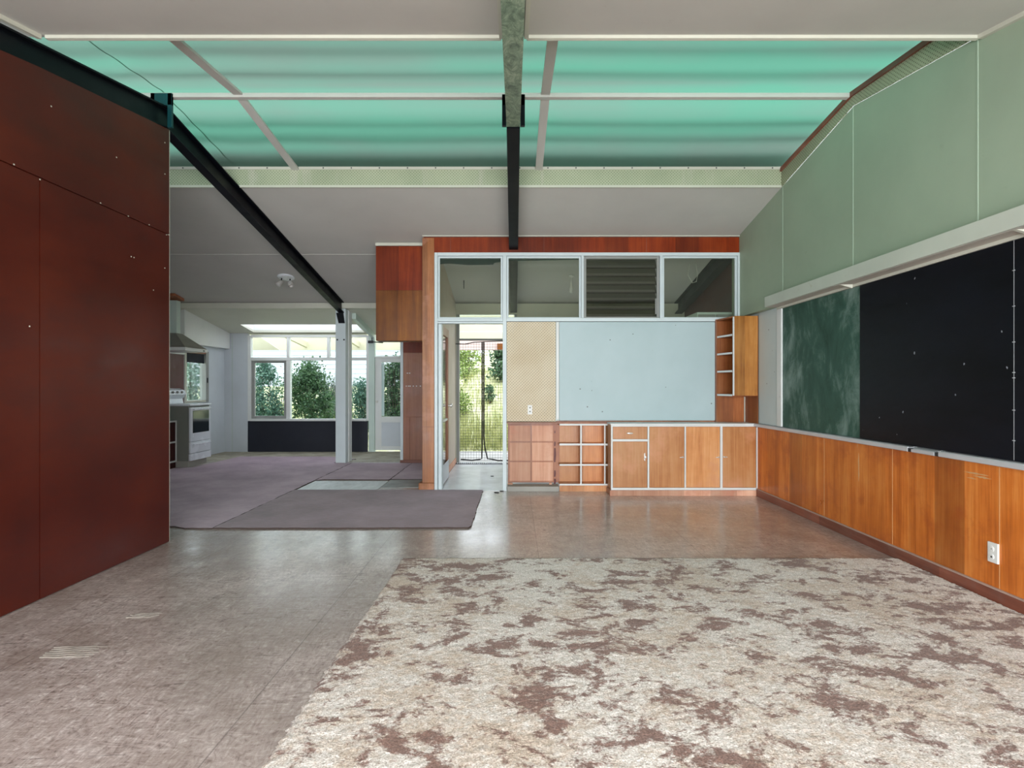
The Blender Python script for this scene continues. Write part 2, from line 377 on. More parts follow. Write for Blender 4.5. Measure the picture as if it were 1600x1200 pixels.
def slab(x0, x1, y0, y1, zfun, t=.05):
    return [(x0, y0, zfun(y0)), (x1, y0, zfun(y0)), (x1, y1, zfun(y1)), (x0, y1, zfun(y1)),
            (x0, y0, zfun(y0)+t), (x1, y0, zfun(y0)+t), (x1, y1, zfun(y1)+t), (x0, y1, zfun(y1)+t)]
m = MB(); m.hexa(slab(-5.75, 2.95, YFAR, YE+.1, zf)); cf = m.build('ceiling_far', 'ceiling'); struct(cf, 'grey-white sloping ceiling beyond the green skylight', 'ceiling')
mb = MB()
for x in (-4.0, -1.6): mb.box(x-.004, x+.004, 7.0, 7.004, zf(7.0)-.002, zf(7.0)+.001)
mb.hexa([(-5.6, 7.29, zf(7.29)-.004), (-1.75, 7.29, zf(7.29)-.004), (-1.75, 7.31, zf(7.31)-.004), (-5.6, 7.31, zf(7.31)-.004),
         (-5.6, 7.29, zf(7.29)+.002), (-1.75, 7.29, zf(7.29)+.002), (-1.75, 7.31, zf(7.31)+.002), (-5.6, 7.31, zf(7.31)+.002)])
mb.build('joint_strip', 'ceiling', cf)

# porch ceiling with a roof light hole
def zp(y): return 2.56 - .17*(y - YE)
m = MB(); SX0, SX1, SY0, SY1 = -5.0, -2.87, 10.17, 10.70
for x0, x1, y0, y1 in ((-5.6, -1.72, YE+.07, SY0), (-5.6, SX0, SY0, SY1), (SX1, -1.72, SY0, SY1), (-5.6, -1.72, SY1, YP+.1)):
    m.hexa(slab(x0, x1, y0, y1, zp, .04))
o = m.build('ceiling_porch', 'cornice'); struct(o, 'low cream ceiling over the porch end with a roof light cut into it', 'ceiling')
rl = thing('roof_light', ((SX0+SX1)/2, SY0, zp(SY0)+.04), 'bright clear roof light above the far porch window', 'skylight')
m = MB(); m.hexa(slab(SX0-.05, SX1+.05, SY0-.05, SY1+.05, lambda y: zp(y)+.17, .01)); m.build('sheet', 'skyclear', rl)
m = MB()
m.hexa(slab(SX0-.03, SX0, SY0, SY1, lambda y: zp(y)+.041, .125)); m.hexa(slab(SX1, SX1+.03, SY0, SY1, lambda y: zp(y)+.041, .125))
m.box(SX0-.03, SX1+.03, SY0-.03, SY0, zp(SY0)+.047, zp(SY0)+.165); m.box(SX0-.03, SX1+.03, SY1, SY1+.03, zp(SY1)+.041, zp(SY1)+.165)
m.build('curb', 'white', rl)

# ------------------------------------------------------------------ ridge skylight
sk = thing('skylight', (0, RY, 3.3), 'green translucent ridge skylight with grey battens across the middle of the ceiling', 'skylight')
SZN, SZR, SZF = 3.512, 3.636, 3.489
cols = [(-5.6, -2.83), (-2.84, -2.215), (-2.225, .26), (.25, XU+.01)]
for i, (x0, x1) in enumerate(cols):
    for (y0, z0, y1, z1) in ((YN-.02, SZN, RY, SZR), (RY, SZR, YFAR+.02, SZF)):
        if i == 0 and y1 == RY: x0 = -3.2
        elif i == 0: x0 = -5.6
        n = 24; nx = 10; mb = MB(); V = []
        for a in range(n+1):
            row = []
            for c_ in range(nx+1):
                t = a/n; x = x0+(x1-x0)*c_/nx; y = y0+(y1-y0)*t
                sag = -.012*math.sin(math.pi*c_/nx)*math.sin(math.pi*t) + .004*math.sin(y*23+x*.6)
                row.append(mb.b.verts.new((x, y, z0+(z1-z0)*t+sag)))
            V.append(row)
        for a in range(n):
            for c_ in range(nx): mb.b.faces.new([V[a][c_], V[a][c_+1], V[a+1][c_+1], V[a+1][c_]])
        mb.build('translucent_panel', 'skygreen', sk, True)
B(-5.6, XU-.01, RY+.005, RY+.055, SZR-.05, SZR-.014, .004).build('ridge_batten', 'ceiling', sk)
def sloped(mb, x0, x1, d0, d1):
    for (y0, z0, y1, z1) in ((YN, SZN, RY, SZR), (RY, SZR, YFAR, SZF)):
        mb.hexa([(x0, y0, z0-d0), (x1, y0, z0-d0), (x1, y1, z1-d0), (x0, y1, z1-d0), (x0, y0, z0-d1), (x1, y0, z0-d1), (x1, y1, z1-d1), (x0, y1, z1-d1)])
    return mb
for xc in (-2.22, .254): sloped(MB(), xc-.036, xc+.036, .034, .014).build('cross_batten', 'ceiling', sk)
m = B(-5.6, XU-.013, YFAR-.012, YFAR-.001, zf(YFAR)-.01, SZF-.027); m.build('far_upstand', 'pegceil', sk)
B(-5.6, XU-.012, YFAR-.02, YFAR+.016, SZF-.026, SZF+.002, .003).build('far_top_trim', 'cornice', sk)
B(-5.6, XU-.013, YFAR-.02, YFAR-.0125, zf(YFAR)-.012, zf(YFAR)+.012, .003).build('far_bottom_trim', 'cornice', sk)
B(XL-.1, XU-.01, YN-.015, YN, zn(YN)+.052, SZN-.02).build('near_upstand', 'pegceil', sk)
m = MB().prism([(YN, zn(YN)), (RY, RZ), (YFAR, zf(YFAR)), (YFAR, SZF-.02), (RY, SZR-.03), (YN, SZN-.02)], 'x', XU-.012, XU-.001); m.build('side_upstand', 'pegside', sk)
sloped(MB(), XU-.03, XU-.013, .05, .012).build('side_trim', 'skirting', sk)
for y0, y1, dz in ((2.9, 3.42, .16), (3.78, 3.86, .10), (4.16, 4.22, .07), (4.9, 4.97, .07), (5.12, 5.22, .09), (5.42, 5.95, .13)):  # unseen purlins and wide end strips, added above the sheet to shade it
    zz = lambda y: SZN+(SZR-SZN)*(y-YN)/(RY-YN) if y < RY else SZR+(SZF-SZR)*(y-RY)/(YFAR-RY)
    MB().hexa(slab(-5.6, XU+.2, y0, y1, lambda y: zz(y)+dz, .03)).build('purlin_shade_strip', 'greywood', sk)
for i in range(26):
    x = -4.5 + i*.285; B(x-.006, x+.006, YFAR-.026, YFAR-.02, SZF-.018, SZF-.008).build('screw', 'darkmetal', sk)
MB().prism([(YN, zn(YN)+.055), (RY-.1, RZ-.1), (RY-.1, SZR-.03), (YN, SZN-.02)], 'x', -3.23, -3.2).build('side_upstand', 'pegside', sk)

# ------------------------------------------------------------------ steel portal beams
def ibeam(x, w, d, pts, tf=.012, tw=.01):
    mb = MB(); hw = w/2
    prof = [(-hw, 0), (hw, 0), (hw, -tf), (tw/2, -tf), (tw/2, -d+tf), (hw, -d+tf), (hw, -d), (-hw, -d), (-hw, -d+tf), (-tw/2, -d+tf), (-tw/2, -tf), (-hw, -tf)]
    rings = [[mb.b.verts.new((x+u, y, z+v)) for u, v in prof] for y, z in pts]
    n = len(prof)
    for a, b_ in zip(rings, rings[1:]):
        for j in range(n): mb.b.faces.new([a[j], b_[j], b_[(j+1) % n], a[(j+1) % n]])
    for r in (rings[0], rings[-1]):
        for q in ((0, 1, 2, 11), (2, 3, 10, 11), (3, 4, 9, 10), (4, 5, 8, 9), (5, 6, 7, 8)):
            try: mb.b.faces.new([r[i] for i in q])
            except ValueError: pass
    return mb
BX = XL - .046
bl = thing('steel_beam', (BX, RY, 3.3), 'dark steel roof beam along the top of the red-brown wall, running down to the white post', 'beam', 'steel portal beams')
ibeam(BX, .09, .175, [(YF0, zn(YF0)-.004), (RY, RZ-.004), (YE-.07, zf(YE-.07)-.004)]).build('beam', 'steel', bl)
m = B(BX-.085, BX-.05, RY-.012, RY+.012, 3.335, 3.61, .003); m.box(BX+.05, BX+.085, RY-.012, RY+.012, 3.335, 3.61, .003)
m.box(BX-.085, BX+.085, RY-.012, RY+.012, 3.512, 3.61, .003)
m.build('ridge_plate', 'teal', bl)
m = MB(); m.hexa([(-2.875, YE-.075, 2.30), (-2.775, YE-.075, 2.30), (-2.775, YE-.055, 2.30), (-2.875, YE-.055, 2.30),
                  (-2.915, YE-.075, 2.47), (-2.80, YE-.075, 2.47), (-2.80, YE-.055, 2.47), (-2.915, YE-.055, 2.47)])
m.build('end_leg', 'steel', bl)
bm_ = thing('steel_beam', (-.005, RY, 3.3), 'dark steel roof beam down the middle of the ceiling, green on its near underside', 'beam', 'steel portal beams')
ibeam(-.005, .108, .17, [(RY+.013, RZ-.004), (YE-.02, zf(YE-.02)-.004)]).build('far_beam', 'steel', bm_)
k = N('mottled_green_soffit_steel')  # mottled green for the near half; the far half is plain dark steel
w = k.noise(14, 9, .8, (1, .35, 1), 1.5); col = k.ramp(w, [(.36, C(64, 88, 72)), (.5, C(122, 146, 122)), (.66, C(176, 190, 166))])
k.bsdf(col, .45, k.bump(w, .2, .003), .1, .5); M['beamgreen'] = k.m
plab(ibeam(-.005, .108, .17, [(YF0, zn(YF0)-.004), (RY-.013, RZ-.004)]).build('near_beam', 'beamgreen', bm_), 'near half of the beam, mottled green')
m = B(-.095, -.062, RY-.012, RY+.012, 3.345, 3.60, .003); m.box(.052, .088, RY-.012, RY+.012, 3.345, 3.60, .003); m.box(-.095, .088, RY-.012, RY+.012, 3.511, 3.60, .003)
m.build('ridge_plate', 'steel', bm_)
br = thing('steel_beam', (2.72, 8, 2.6), 'dark steel beam on the brown wall seen through the rightmost high pane', 'beam', 'steel portal beams')
ibeam(2.70, .12, .19, [(6.9, zf(6.9)-.004), (YE-.03, zf(YE-.03)-.004)]).build('beam', 'steel', br)
m = B(2.645, 2.755, YE-.05, YE-.02, 2.35, zf(YE)-.19); m.build('end_leg', 'steel', br)

# ------------------------------------------------------------------ left wall
wl = B(XL-.1, XL-.012, YF0-.1, RY, 0, 2.5).build('wall_left', 'maroon'); struct(wl, 'dark red-brown sheet-lined wall on the left', 'wall')
top = lambda y: (zn(y) if y < YN else RZ - (RY-y)*(RZ-zn(YN))/(RY-YN)) - .181
JY = XX(62, 1)  # px of the upright joint
JY = -XL*F/(CX-62)
m = MB().prism([(JY+.003, 0.005), (RY+.02, .005), (RY+.02, 2.476), (JY+.003, 2.476)], 'x', XL-.012, XL); plab(m.build('wall_sheet', 'maroon', wl), 'sheet at the free end of the wall')
m = MB().prism([(JY-1.23, .005), (JY-.003, .005), (JY-.003, 2.476), (JY-1.23, 2.476)], 'x', XL-.012, XL); m.build('wall_sheet', 'maroon', wl)
m = MB().prism([(YF0, .005), (JY-1.236, .005), (JY-1.236, min(2.476, top(JY-1.236))), (YF0, top(YF0))], 'x', XL-.012, XL); m.build('wall_sheet', 'maroon', wl)
ytop = YN - (3.312-.181-2.484)/.2
m = MB().prism([(max(ytop, YF0)+.02, 2.484), (RY+.02, 2.484), (RY+.02, top(RY)), (YN, top(YN)), (max(ytop, YF0)+.02, 2.484+.004)], 'x', XL-.1, XL); plab(m.build('upper_sheet', 'maroon', wl), 'sheet below the sloping beam')
B(XL-.1, XL-.002, RY+.021, RY+.03, 0.002, 3.33).build('end_trim', 'cornice', wl)
for y, z in [(3.1, 2.49), (3.27, 2.47), (3.75, 2.49), (4.02, 2.485), (4.25, 2.49), (4.46, 2.47), (3.9, 2.86), (3.35, 2.94), (4.44, 2.95), (4.44, 3.2), (4.44, 2.2), (4.05, 2.2), (4.08, 2.2), (3.2, 1.6), (3.0, .9), (4.3, 2.0)]:
    B(XL-.001, XL+.0015, y-.004, y+.004, z-.004, z+.004).build('nail_head', 'cornice', wl)
m = B(XL-.0115, XL-.006, JY-.003, JY+.003, .005, 2.476); m.build('joint', 'skirting', wl)
# front wall behind the camera: low wall, head and posts around a long bank of windows
m = MB()
m.box(XL-.1, 2.95, YF0-.1, YF0, 0, .28); m.box(XL-.1, 2.95, YF0-.1, YF0, 2.14, zn(YF0))
for x in (-2.75, -1.35, 0, 1.35, 2.75): m.box(x-.045, x+.045, YF0-.1, YF0, .28, 2.14)
o = m.build('wall_front', 'palegreen'); struct(o, 'window wall behind the camera', 'wall')
# kitchen walls
o = B(XK-.12, XL-.1, RY-.1, RY, 0, 3.3).build('wall_kitchen_front', 'greyblue'); struct(o, 'wall closing the kitchen behind the red-brown wall', 'wall')
WY0, WY1, WZ0, WZ1 = 9.46, 10.20, .98, 1.90
m = MB()
m.box(XK-.12, XK, RY, WY0, 0, 3.6); m.box(XK-.12, XK, WY1, YP+.1, 0, 2.6); m.box(XK-.12, XK, WY0, WY1, 0, WZ0); m.box(XK-.12, XK, WY0, WY1, WZ1, 2.9)
o = m.build('wall_kitchen', 'greyblue'); struct(o, 'pale grey kitchen wall behind the stove', 'wall')

# ------------------------------------------------------------------ right wall
wr = MB().prism([(YF0-.1, 2.1), (YF0-.1, zn(YF0-.1)), (YN, zn(YN)), (RY, RZ), (YFAR, zf(YFAR)), (6.98, zf(6.98)), (6.98, 2.1)], 'x', XU, 2.93).build('wall_right', 'greenwall')
struct(wr, 'tall pale green right wall under the skylight', 'wall')
o = B(XR, 2.93, YF0-.1, 6.98, 0, 2.1).build('lower_wall', 'pinpanel', wr)
for px in (1223, 1333, 1528):
    y = XU*F/(px-CX); zt = zn(y) if y < YN else (RZ-(RY-y)*.167 if y < RY else RZ-(y-RY)*(RZ-zf(YFAR))/(YFAR-RY))
    B(XU-.003, XU, y-.0045, y+.0045, 2.21, min(zt, zt)-.005, .001).build('joint_strip', 'greenjoint', wr)
# wainscot sheets
edges = [6.66, 4.9+.13, 4.11, 3.205, 2.3, 1.4, .5, -.4, -1.3, YF0]
WY = [6.66] + [XR*F/(p-CX) for p in (1290, 1397, 1565)] + [2.3, 1.4, .5, -.4, -1.3, YF0]
for a, b_ in zip(WY, WY[1:]):
    B(XR-.012, XR, b_+.002, a-.002, .07, .80, .001).build('wainscot_sheet', 'ply_dado', wr)
m = MB()
for y in WY[1:5]: m.box(XR-.0135, XR-.0115, y-.0013, y+.0013, .083, .797)
plab(m.build('joint_line', paint('bare_edge', C(206, 158, 108), .5), wr), 'pale lines between the plywood sheets')
M['scuff'] = paint('bare_scuffed_wood', C(214, 170, 122), .7, .15)
def scuff(px, y0, y1, w, seed, horiz=False):
    rr = random.Random(seed); y = XR*F/(px-CX); za, zb = ZZ(y1, y), ZZ(y0, y); pts = []
    n = 9
    for side in (1, -1):
        for i in (range(n) if side > 0 else range(n-1, -1, -1)):
            t = i/(n-1); ww = w*math.sin(math.pi*min(.97, max(.03, t)))*rr.uniform(.3, 1)
            pts.append((y+side*ww, za+(zb-za)*t) if not horiz else (y+(t-.5)*w*6, (za+zb)/2+side*(zb-za)*.5*math.sin(math.pi*min(.97, max(.03, t)))*rr.uniform(.3, 1)))
    MB().prism(pts, 'x', XR-.0127, XR-.0118).build('scuff', 'scuff', wr)
scuff(1344, 708, 752, .012, 4); scuff(1528, 738, 742, .030, 9, True); scuff(1538, 744, 748, .022, 12, True); scuff(1521, 746, 748.5, .014, 15, True); scuff(1342, 690, 700, .006, 8)
bb = B(XR-.03, XR-.0121, YF0, 6.39, 0, .078, .004).build('baseboard_right', 'skirting'); struct(bb, 'scuffed brown baseboard below the orange plywood', 'baseboard')
B(XR-.03, XR-.0125, YF0, 6.39, .078, .088, .002).build('top_bead', paint('dusty_bead', C(176, 150, 138), .6, .1, .4), bb)

# chalkboard recess
GY = lambda px: XR*F/(px-CX)
cg = thing('chalkboard', (XR-.01, 5.1, .84), 'green chalkboard with chalk smears at the far end of the right wall', 'chalkboard')
B(XR-.014, XR-.001, GY(1347), GY(1225), .838, 2.070, .002).build('writing_surface', 'chalkgreen', cg)
B(XR-.03, XR-.001, GY(1225)+.002, GY(1218), .838, 2.070, .003).build('frame_stile', 'white', cg)
for (a, b_, lab) in ((GY(1590), GY(1347), 'black board sheet between the green chalkboard and the upright nailed seam'), (1.2, GY(1590), 'black board sheet nearest the camera, right of the nailed seam'), (-1.6, 1.2, 'black board sheet carrying on past the camera')):
    o = B(XR-.02, XR-.001, a+.0015, b_-.0015, .838, 2.070, .002).build('black_board', 'chalkblack'); tag(o, lab, 'board', 'black board sheets')
    if a > 2:
        B(XR-.0212, XR-.0198, a-.0007, a+.0007, .842, 2.08).build('seam', 'alu', o)
        for z in (.95, 1.12, 1.3, 1.33, 1.5, 1.7, 1.9): B(XR-.023, XR-.0198, a-.008, a+.008, z, z+.004).build('staple', 'alu', o)
for i, yy in enumerate(()): pass
plab(B(XR-.012, XR-.001, GY(1218)+.004, 6.36, .838, 2.09, .002).build('pin_panel', 'pinpanel', wr), 'white pin-holed panel')
# pelmet
pe = thing('pelmet', (2.68, 3.9, 2.095), 'long off-white boxed pelmet above the chalkboards', 'pelmet')
B(2.655, 2.675, YF0+.01, 5.9, 2.096, 2.204, .004).build('face_board', paint('pelmet_paint', C(196, 202, 190), .5, .05, .35, dirt=C(170, 165, 130)), pe)
B(2.676, 2.732, YF0+.01, 5.9, 2.185, 2.203).build('top_board', 'cornice', pe)
B(2.676, XR-.001, YF0+.01, 5.9, 2.094, 2.0995).build('soffit_board', paint('pelmet_soffit', C(188, 182, 172), .6, .05), pe)
B(XR-.03, XR-.001, YF0+.01, 5.9, 2.0715, 2.0935, .002).build('head_strip', 'cornice', pe)
for y in (4.58, 2.98, 1.4):
    MB().prism([(2.677, 2.093), (XR-.031, 2.093), (XR-.031, 2.062)], 'y', y-.012, y+.012).build('bracket', 'cornice', pe)
# chalk tray in lengths
tr = thing('chalk_tray', (2.77, 3.6, .797), 'long grey-white metal chalk tray under the boards', 'chalk tray')
ya, yb_ = GY(1430)-.02, GY(1478)
for (y0, y1, lip) in ((ya+.02, 6.38, 1), (yb_+.03, ya-.02, 0), (YF0+.02, yb_-.01, 1)):
    m = MB().prism([(XR-.001, .799), (2.756, .799), (2.752, .803), (2.752, .826 if lip else .822), (2.758, .834 if lip else .822), (2.766, .834 if lip else .822), (2.768, .826), (XR-.001, .836)], 'y', y0, y1)
    m.build('tray_length', 'alu', tr)
for y in (ya, yb_+.01): B(2.757, XR-.002, y-.02, y+.018, .80, .824).build('joiner', 'darkmetal', tr)
# chalk stub + nail standing in the tray
# power outlet
oy = XR*F/(1557-CX)
po = thing('power_outlet', (XR-.012, oy, .225), 'white power outlet with two sockets on the orange plywood', 'power outlet')
B(XR-.024, XR-.0122, oy-.035, oy+.035, .228, .345, .006).build('face_plate', 'plastic', po)
for z in (.262, .308):
    MB().lathe([(.016, 0), (.016, .004), (.013, .0045), (.001, .0045)], Matrix.Translation((XR-.024, oy+.004, z)) @ Matrix.Rotation(-math.pi/2, 4, 'Y'), 16).build('switch_boss', 'plastic', po)
for z, r in ((.262, .005), (.308, .0025)): B(XR-.0292, XR-.0284, oy+.002-r, oy+.002+r, z-r, z+r).build('socket_hole', 'hole', po)

# ------------------------------------------------------------------ back partition
X = lambda px: XX(px, YB); Z = lambda py: ZZ(py, YB)
wb = MB()
wb.box(X(662), X(1155)+.01, YB, YB+.1, Z(395), zf(YB+.1)-.001)
wb = wb.build('wall_back', 'ply_red'); struct(wb, 'red-brown plywood strip of the back partition below the ceiling', 'wall')
for px in (704, 850, 1010): B(X(px)-.002, X(px)+.002, YB-.0015, YB, Z(395), Z(371)).build('joint', 'skirting', wb)
B(X(660), X(1155), YB-.022, YB+.0, Z(370), zf(YB)-.001, .004).build('cornice', 'cornice', wb)
# post
pc = thing('timber_post', (X(669), YB+.06, 0), 'tall plywood-cased post at the left of the inner doorway', 'post')
B(X(660), X(678.5), YB-.01, YB+.16, .09, zf(YB+.16)-.001, .003).build('casing', 'ply_post', pc)
B(X(654.5), X(678.5), YB-.02, YB+.16, 0, .088, .004).build('base_block', 'ply_post', pc)
B(X(660), X(678.4), YB-.012, YB-.0102, Z(667)-.002, Z(667)+.002).build('joint', 'skirting', pc)
# frame of door and high windows
fy0, fy1 = YB-.02, YB+.09
sf = thing('door_frame', (X(735), YB, 0), 'white-painted frame of the inner doorway and the row of high panes', 'door frame')
sf['kind'] = 'structure'
B(X(679), X(684), fy0, fy1, 0, Z(395), .004).build('stile', 'bluewhite', sf)
B(X(684.6), X(690), fy0+.03, fy1+.06, 0, Z(506), .004).build('jamb', 'bluewhite', sf)
B(X(785.5), X(791.5), fy0-.003, fy1, 0, Z(400.1), .004).build('stile', 'bluewhite', sf)
B(X(684), X(1156), fy0, fy1-.002, Z(400), Z(395), .004).build('head_rail', 'bluewhite', sf)
B(X(684), X(785.5), fy0, fy1-.002, Z(502.5), Z(497.5), .004).build('transom_rail', 'bluewhite', sf)
B(X(684), X(785.5), fy0+.012, fy1-.004, Z(505.5), Z(502.8), .002).build('stop_bead', 'bluewhite', sf)
B(X(791.5), X(1149), fy0, fy1-.002, Z(502.5), Z(497), .004).build('transom_rail', 'bluewhite', sf)
for a, b_ in ((908, 912), (1030.5, 1035)): B(X(a), X(b_), fy0, fy1, Z(497), Z(400), .004).build('mullion', 'bluewhite', sf)
B(X(1152), X(1156), fy0, fy1, Z(502), Z(400), .003).build('stile', 'bluewhite', sf)
panes = [(684, 785.5), (791.5, 908), (912, 1030.5), (1035, 1152)]
wn = ['high fixed grey pane above the inner doorway', 'high fixed grey pane above the pegboard', 'high louvre window of tilted dark glass blades', 'high fixed grey pane beside the green wall']
for i, (a, b_) in enumerate(panes):
    w = thing('window_%d' % (i+1), (X((a+b_)/2), YB+.03, Z(497)), wn[i], 'window', kind='structure')
    x0, x1 = X(a)+.002, X(b_)-.002; z0, z1 = Z(497.2), Z(400.2)
    t = .022 if i != 2 else .03
    m = MB()
    m.box(x0, x0+t, YB+.005, YB+.05, z0, z1, .003); m.box(x1-t, x1, YB+.005, YB+.05, z0, z1, .003)
    m.box(x0+t, x1-t, YB+.005, YB+.05, z0, z0+t*.6, .003); m.box(x0+t, x1-t, YB+.005, YB+.05, z1-t, z1, .003)
    m.build('sash_frame', 'greywood' if i == 2 else 'bluewhite', w)
    if i != 2:
        B(x0+t, x1-t, YB+.026, YB+.030, z0+t*.6, z1-t).build('pane', 'greyglass', w)
    else:
        n = 7; hh = (z1-t-z0-t*.6)
        for j in range(n):
            zc = z0+t*.6 + hh*(j+.5)/n; L = hh/n*1.42; an = math.radians(28)
            dy, dz = L/2*math.sin(an), L/2*math.cos(an)
            m = MB(); e = .003
            m.hexa([(x0+t, YB+.05-dy, zc-dz), (x1-t, YB+.05-dy, zc-dz), (x1-t, YB+.05-dy+e*1.5, zc-dz-e), (x0+t, YB+.05-dy+e*1.5, zc-dz-e),
                    (x0+t, YB+.05+dy, zc+dz), (x1-t, YB+.05+dy, zc+dz), (x1-t, YB+.05+dy+e*1.5, zc+dz-e), (x0+t, YB+.05+dy+e*1.5, zc+dz-e)])
            m.build('louvre_blade', 'louvre', w)
        B(x1-t-.02, x1-t-.004, YB+.0, YB+.012, z0+.05, z0+.24, .003).build('lever', 'greywood', w)
# torn dark film along the top edges
for i, pts in enumerate(([(X(686), Z(401.5)), (X(784), Z(401.5)), (X(784), Z(407)), (X(772), Z(409)), (X(770), Z(412)), (X(730), Z(412.5)), (X(700), Z(410)), (X(686), Z(411))],
            [(X(794), Z(401.5)), (X(907), Z(401.5)), (X(907), Z(404)), (X(850), Z(405)), (X(794), Z(406))])):
    o = MB().prism(pts, 'y', YB+.06, YB+.063).build('torn_film', 'film'); tag(o, ('torn dark green film hanging at the top of the pane above the inner doorway', 'narrow dark film along the top of the pane above the pegboard')[i], 'film')

# pegboard, whiteboard, batten (on a core wall)
core = MB(); core.box(X(791.5)+.001, 2.80, YB+.012, YB+.09, .835, Z(503)); core.box(1.21, 2.80, 6.68, 6.86, 0, .80)
core = core.build('wall_back_core', 'palegreen'); struct(core, 'wall behind the pegboard and the pale board', 'wall')
o = B(X(791.8), X(868.2), YB-.002, YB+.0115, Z(658.5), Z(503), .002).build('pegboard', 'peg'); tag(o, 'tan pegboard panel right of the inner doorway', 'pegboard')
wbd = thing('pin_board', (X(995), YB, Z(657)), 'large pale aqua pin board between the pegboard and the corner shelves', 'board')
B(X(873.8), X(1117.5), YB-.012, YB+.011, Z(657), Z(503.2), .004).build('panel', 'whiteboard', wbd)
B(X(868.8), X(873.4), YB-.016, YB+.011, Z(655), Z(503.2), .003).build('side_batten', 'white', wbd)
B(X(868.8), X(1119), YB-.008, YB+.011, Z(660.5), Z(657.4), .002).build('bottom_batten', 'ply_brown', wbd)
sw = thing('light_switch', (X(828), YB-.002, Z(646)), 'white double light switch on the tan pegboard', 'light switch')
B(X(824.5), X(831.5), YB-.012, YB-.0022, Z(647.5), Z(633), .003).build('face_plate', 'plastic', sw)
for z in (Z(637), Z(643)): B(X(827), X(829.2), YB-.016, YB-.012, z-.008, z+.008, .002).build('rocker', 'stoveside', sw)

# ------------------------------------------------------------------ pigeonholes
YG = 6.67; x6 = lambda px: XX(px, YG); z6 = lambda py: ZZ(py, YG)
pg = thing('pigeonhole_unit', (x6(915), YG+.1, 0), 'low open pigeonhole unit with white edges below the pale board', 'shelving')
B(x6(875), 1.20, 6.858, 6.87, .09, .80).build('back_panel', 'ply_cab', pg)
B(x6(874.3), 1.20, YG+.003, 6.857, z6(758.5), z6(756.2)).build('bottom_shelf', 'ply_cab', pg)
B(x6(874.3), 1.20, YG+.012, YG+.03, 0, z6(759)).build('kick_board', 'ply_cab', pg)
m = MB()
B(x6(874.3), 1.20, YG+.003, 6.857, z6(664.7), z6(662.2)).build('top_shelf', 'ply_cab', pg)
for a, b_ in ((693, 696), (725.2, 727.6)):
    B(x6(874.3), 1.20, YG+.003, 6.857, z6(b_)+.002, z6(a)-.002).build('shelf', 'ply_cab', pg)
for a, b_ in ((906.6, 909), (944, 946)):
    B(x6(a)+.001, x6(b_)-.001, YG+.003, 6.857, z6(756), z6(664.8)).build('divider', 'ply_cab', pg)
m = MB()
for (a, b_) in ((662.2, 664.8), (693, 696), (725.2, 727.6), (756, 758.5)):
    m.box(x6(874.3), x6(955), YG-.001, YG+.003, z6(b_), z6(a))
for (a, b_) in ((906.6, 909), (944, 946)): m.box(x6(a), x6(b_), YG-.003, YG+.003, z6(758.5), z6(662.2))
plab(m.build('edge_strips', 'white', pg), 'chipped white edge strips')
o = B(X(791.8), 1.20, YG+.005, 6.87, z6(662)+.0005, z6(659.8), .001).build('ledge_board', 'ply_brown'); tag(o, 'thin brown ledge board under the pegboard and pale board', 'ledge')
# exposed back with removed shelves
ep = thing('backing_panel', (XX(832, 6.86), 6.86, .05), 'bare pinkish plywood backing left where pigeonholes were removed, beside the doorway', 'panel')
x7 = lambda px: XX(px, 6.84); z7 = lambda py: ZZ(py, 6.84)
B(x7(793.5), x7(874), 6.842, 6.858, z7(753.8), z7(662)).build('sheet', 'ply_brown', ep)
gx = [795, 830, 865]; gz = [664, 690.5, 721, 752.5]
for i in range(2):
    for j in range(3):
        B(x7(gx[i]+1.2), x7(gx[i+1]-1.2), 6.839, 6.8421, z7(gz[j+1]-1.2), z7(gz[j]+1.2), .001).build('faded_square', 'ply_old', ep)
for (y0, y1, w) in ((673, 677, 1.2), (690, 697, 1.6), (700, 722, 2.2), (735, 745, 2.0), (748, 756, 2.4)):
    c0 = x7(867); gs = MB().prism([(c0-w*.004, z7(y0)), (c0+w*.004, z7(y0)), (c0+w*.006, z7((y0+y1)/2)), (c0+w*.003, z7(y1)), (c0-w*.006, z7(y1))], 'y', 6.8405, 6.842)
    plab(gs.build('glue_stain', 'glue', ep), 'dark red glue stain')
B(x7(793.5), x7(801), 6.80, 6.84, .062, z7(754)).build('foot', 'ply_old', ep)
B(x7(858), x7(862), 6.80, 6.84, .062, z7(754)).build('foot', 'ply_old', ep)
o = B(x6(792.6), x6(873.6), YG, 6.868, 0, .06, .006).build('concrete_curb', 'concrete'); tag(o, 'rough grey concrete curb under the bare plywood backing', 'curb')

# ------------------------------------------------------------------ base cabinet
YC = 6.397; xc = lambda px: XX(px, YC); zc = lambda py: ZZ(py, YC)
bc = thing('base_cabinet', (xc(1070), 6.53, 0), 'low four-door plywood cabinet with white frame in the right back corner', 'cabinet')
B(xc(955.4), XR-.013, YC+.022, 6.66, .07, zc(664), .002).build('carcass', 'ply_cab', bc)
B(xc(954), XR-.013, YC-.004, 6.665, zc(663.8), zc(661.8), .003).build('top', 'white', bc)
B(xc(953), XR-.014, YC+.0, 6.64, 0, zc(766.2), .003).build('toe_kick', 'ply_old', bc)
m = MB()
for a, b_ in ((954.8, 957.4), (1011.8, 1014.5), (1069.6, 1071.8), (1125.4, 1129), (1182, 1184.4)): m.box(xc(a), xc(b_), YC-.002, YC+.021, zc(765.8), zc(664), .002)
for a, b_, y0, y1 in ((957.4, 1182, 663.9, 666.6), (957.4, 1182, 762.2, 765.8), (957.4, 1011.8, 686.3, 689.8)):
    m.box(xc(a), xc(b_), YC-.0015, YC+.02, zc(y1), zc(y0), .002)
m.build('face_frame', 'white', bc)
